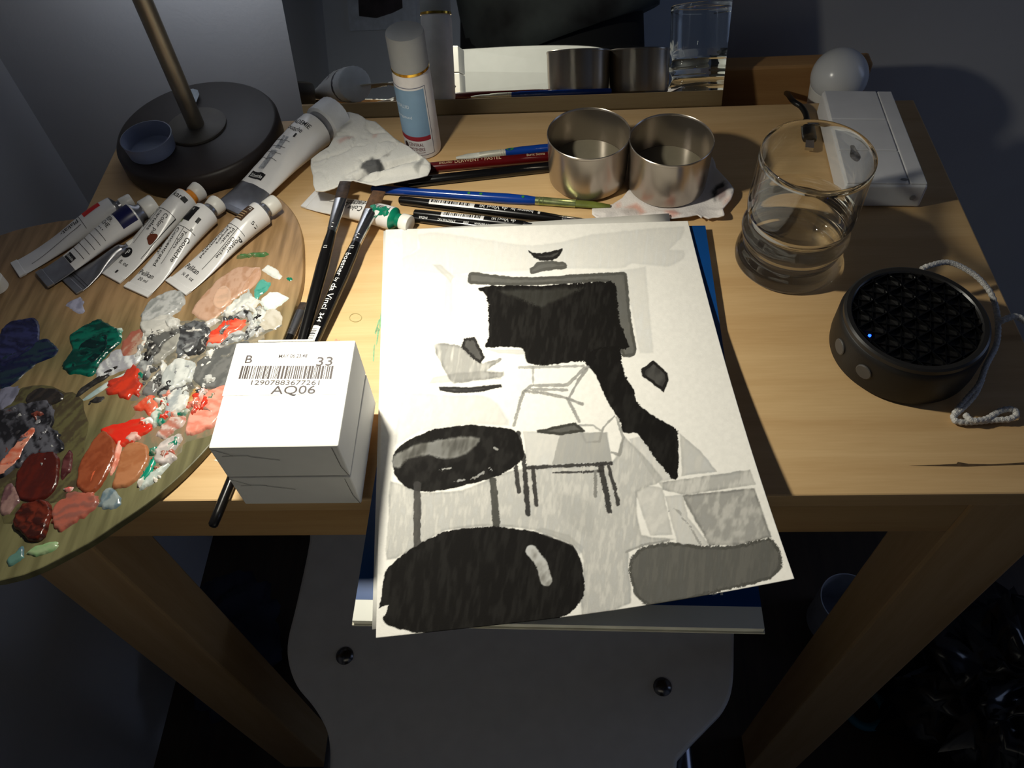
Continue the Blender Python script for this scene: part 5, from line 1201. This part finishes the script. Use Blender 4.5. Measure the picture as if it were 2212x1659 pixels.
tag(sweep('tape_roll', ringp, .0055, mat('teal_tape', (20, 110, 130), .5), None, seg=12, loc=(c_.x, c_.y, -.74)), 'teal ring of tape on the floor by the table leg', 'tape')

# ------------------------------------------------------------------ what the mirror shows: the photographer and a picture on the far wall
def skin(name, joints, bones, m, parent=None, root=0, sub=2):
    me = bpy.data.meshes.new(name); L = BASE[parent.name] if parent is not None else Vector((0, 0, 0))
    me.from_pydata([tuple(Vector(j[:3]) - L) for j in joints], bones, []); me.update(); me.materials.append(m)
    o = bpy.data.objects.new(name, me); COL.objects.link(o); BASE[o.name] = L
    if parent is not None: o.parent = parent
    sk = o.modifiers.new('skin', 'SKIN')
    for k, j in enumerate(joints):
        me.skin_vertices[0].data[k].radius = (j[3], j[4] if len(j) > 4 else j[3]); me.skin_vertices[0].data[k].use_root = (k == root)
    ss = o.modifiers.new('sub', 'SUBSURF'); ss.levels = sub; ss.render_levels = sub
    sk.use_smooth_shade = True
    return o
px0, py0 = .02, -.60
t = thing('person', 'person in black trousers and dark jumper standing behind the chair, seen in the mirror', 'person', (px0, py0, -.74))
def J(dx, dy, z, r, r2=None): return (px0 + dx, py0 + dy, z - .74, r, r2 or r)
body = [J(0, 0, .95, .08, .06), J(0, 0, 1.10, .09, .07), J(0, -.01, 1.30, .10, .07), J(0, -.01, 1.42, .07, .06), J(0, .02, 1.52, .05), J(0, .06, 1.62, .075, .09), J(0, .05, 1.70, .07, .085),
        J(-.17, 0, 1.38, .05), J(-.26, .06, 1.15, .042), J(-.14, .24, 1.10, .034), J(.17, 0, 1.38, .05), J(.26, .06, 1.15, .042), J(.14, .24, 1.10, .034),
        J(-.08, 0, .84, .055), J(-.10, .01, .47, .05), J(-.10, 0, .09, .042), J(-.10, .12, .04, .035), J(.08, 0, .84, .055), J(.10, .01, .47, .05), J(.10, 0, .09, .042), J(.10, .12, .04, .035),
        J(-.09, .30, 1.12, .026, .016), J(.09, .30, 1.12, .026, .016)]
bones = [(0, 1), (1, 2), (2, 3), (3, 4), (4, 5), (5, 6), (2, 7), (7, 8), (8, 9), (2, 10), (10, 11), (11, 12), (0, 13), (13, 14), (14, 15), (15, 16), (0, 17), (17, 18), (18, 19), (19, 20), (9, 21), (12, 22)]
M_SKIN = mat('skin', (196, 150, 126), .5)
base_n = len(body)
for s_ in (-1, 1):                                                   # fingers curled round the camera
    w_ = 21 if s_ < 0 else 22
    for k, dz in enumerate((.022, .008, -.006, -.020)):
        i0 = len(body); body += [J(s_ * .075, .335, 1.12 + dz, .009), J(s_ * .052, .350, 1.12 + dz, .008), J(s_ * .040, .335, 1.12 + dz, .0075)]
        bones += [(w_, i0), (i0, i0 + 1), (i0 + 1, i0 + 2)]
    i0 = len(body); body += [J(s_ * .065, .30, 1.085, .010), J(s_ * .045, .315, 1.082, .009)]; bones += [(w_, i0), (i0, i0 + 1)]
skin('body', body, bones, M_SKIN, t, 0, 1)
def limbs(name, chains, m):
    V = []; Fc = []
    for pts, rw, rh in chains:
        v, f = sweep_vf([(px0 + x, py0 + y, z - .74) for x, y, z in pts], rw, rh, 24, up=Vector((0, 1, 0)) if abs(pts[0][2] - pts[-1][2]) > .2 else UP)
        k = len(V); V += v; Fc += [[i + k for i in q_] for q_ in f]
    o = mesh_obj(name, V, Fc, m, t, smooth_=True); return o
limbs('trousers', [([(0, 0, .98), (0, 0, .92), (0, 0, .84), (0, .005, .78)], [.165, .178, .182, .150], [.115, .122, .125, .10])] +
      [([(sx * .085, 0, .84), (sx * .095, .01, .66), (sx * .10, .015, .47), (sx * .10, .005, .25), (sx * .10, 0, .08)], [.095, .090, .075, .064, .068], [.11, .095, .08, .068, .075]) for sx in (-1, 1)], mat('black_cloth', (9, 9, 10), .9))
limbs('jumper', [([(.03, .012, .868), (.02, .012, .90), (0, .01, 1.0), (0, .005, 1.12), (0, -.005, 1.28), (0, -.01, 1.38), (0, -.01, 1.45)], [.186, .194, .190, .184, .192, .165, .075], [.130, .137, .132, .125, .122, .105, .07])] +
      [([(sx * .165, -.005, 1.385), (sx * .235, .02, 1.28), (sx * .272, .065, 1.15)], [.066, .062, .056], [.068, .062, .056]) for sx in (-1, 1)] +
      [([(sx * .272, .06, 1.15), (sx * .215, .15, 1.115), (sx * .150, .225, 1.10)], [.056, .050, .042], [.056, .050, .042]) for sx in (-1, 1)],
      mat('jumper_knit', (22, 20, 21), .9, rgb2=(84, 90, 88), scale=7))
hv, hf = lathe_vf([(.081 * math.cos(a), .87 + .11 * math.sin(a) - .0) for a in np.linspace(-.35, math.pi / 2 - .01, 12)], px0, py0 + .045, 24)
hv = [(x, y - .015, z + .03 + (.02 if y > py0 + .06 else -.03) * (1 if z < .93 else 0)) for x, y, z in hv]
mesh_obj('hair', hv, hf, mat('dark_hair', (38, 28, 22), .7), t, smooth_=True)
for s_ in (-1, 1):
    v, f = sweep_vf([(px0 + s_ * .030, py0 + .128, .912), (px0 + s_ * .030, py0 + .139, .912)], [.012, .010], seg=14); mesh_obj('eye', v, f, mat('eye_white', (230, 228, 222), .3), t)
    v, f = sweep_vf([(px0 + s_ * .078, py0 + .04, .885), (px0 + s_ * .082, py0 + .03, .925)], [.010, .014], seg=12); mesh_obj('ear', v, f, M_SKIN, t)
v, f = sweep_vf([(px0, py0 + .13, .912), (px0, py0 + .152, .875), (px0, py0 + .13, .868)], [.008, .014, .010], seg=12); mesh_obj('nose', v, f, M_SKIN, t)
v, f = sweep_vf([(px0 - .024, py0 + .130, .845), (px0, py0 + .138, .843), (px0 + .024, py0 + .130, .845)], [.004, .008, .004], seg=10); mesh_obj('mouth', v, f, mat('lip', (150, 86, 80), .5), t)

t = thing('framed_picture', 'white-matted dark picture on the far wall, seen in the mirror', 'picture', (-.385, -1.0, .20))
box('mat_board', -.468, -.303, -.9998, -.994, .200, .46, mat('mat_white', (206, 212, 224), .8), t)
v = [(-.442, -.9935, .232), (-.40, -.9935, .226), (-.360, -.9935, .236), (-.335, -.9935, .246), (-.330, -.9935, .43), (-.436, -.9935, .43)]
mesh_obj('painted_figure', v, [list(range(6))], mat('picture_dark', (60, 52, 56), .7, var=.3, scale=20), t)
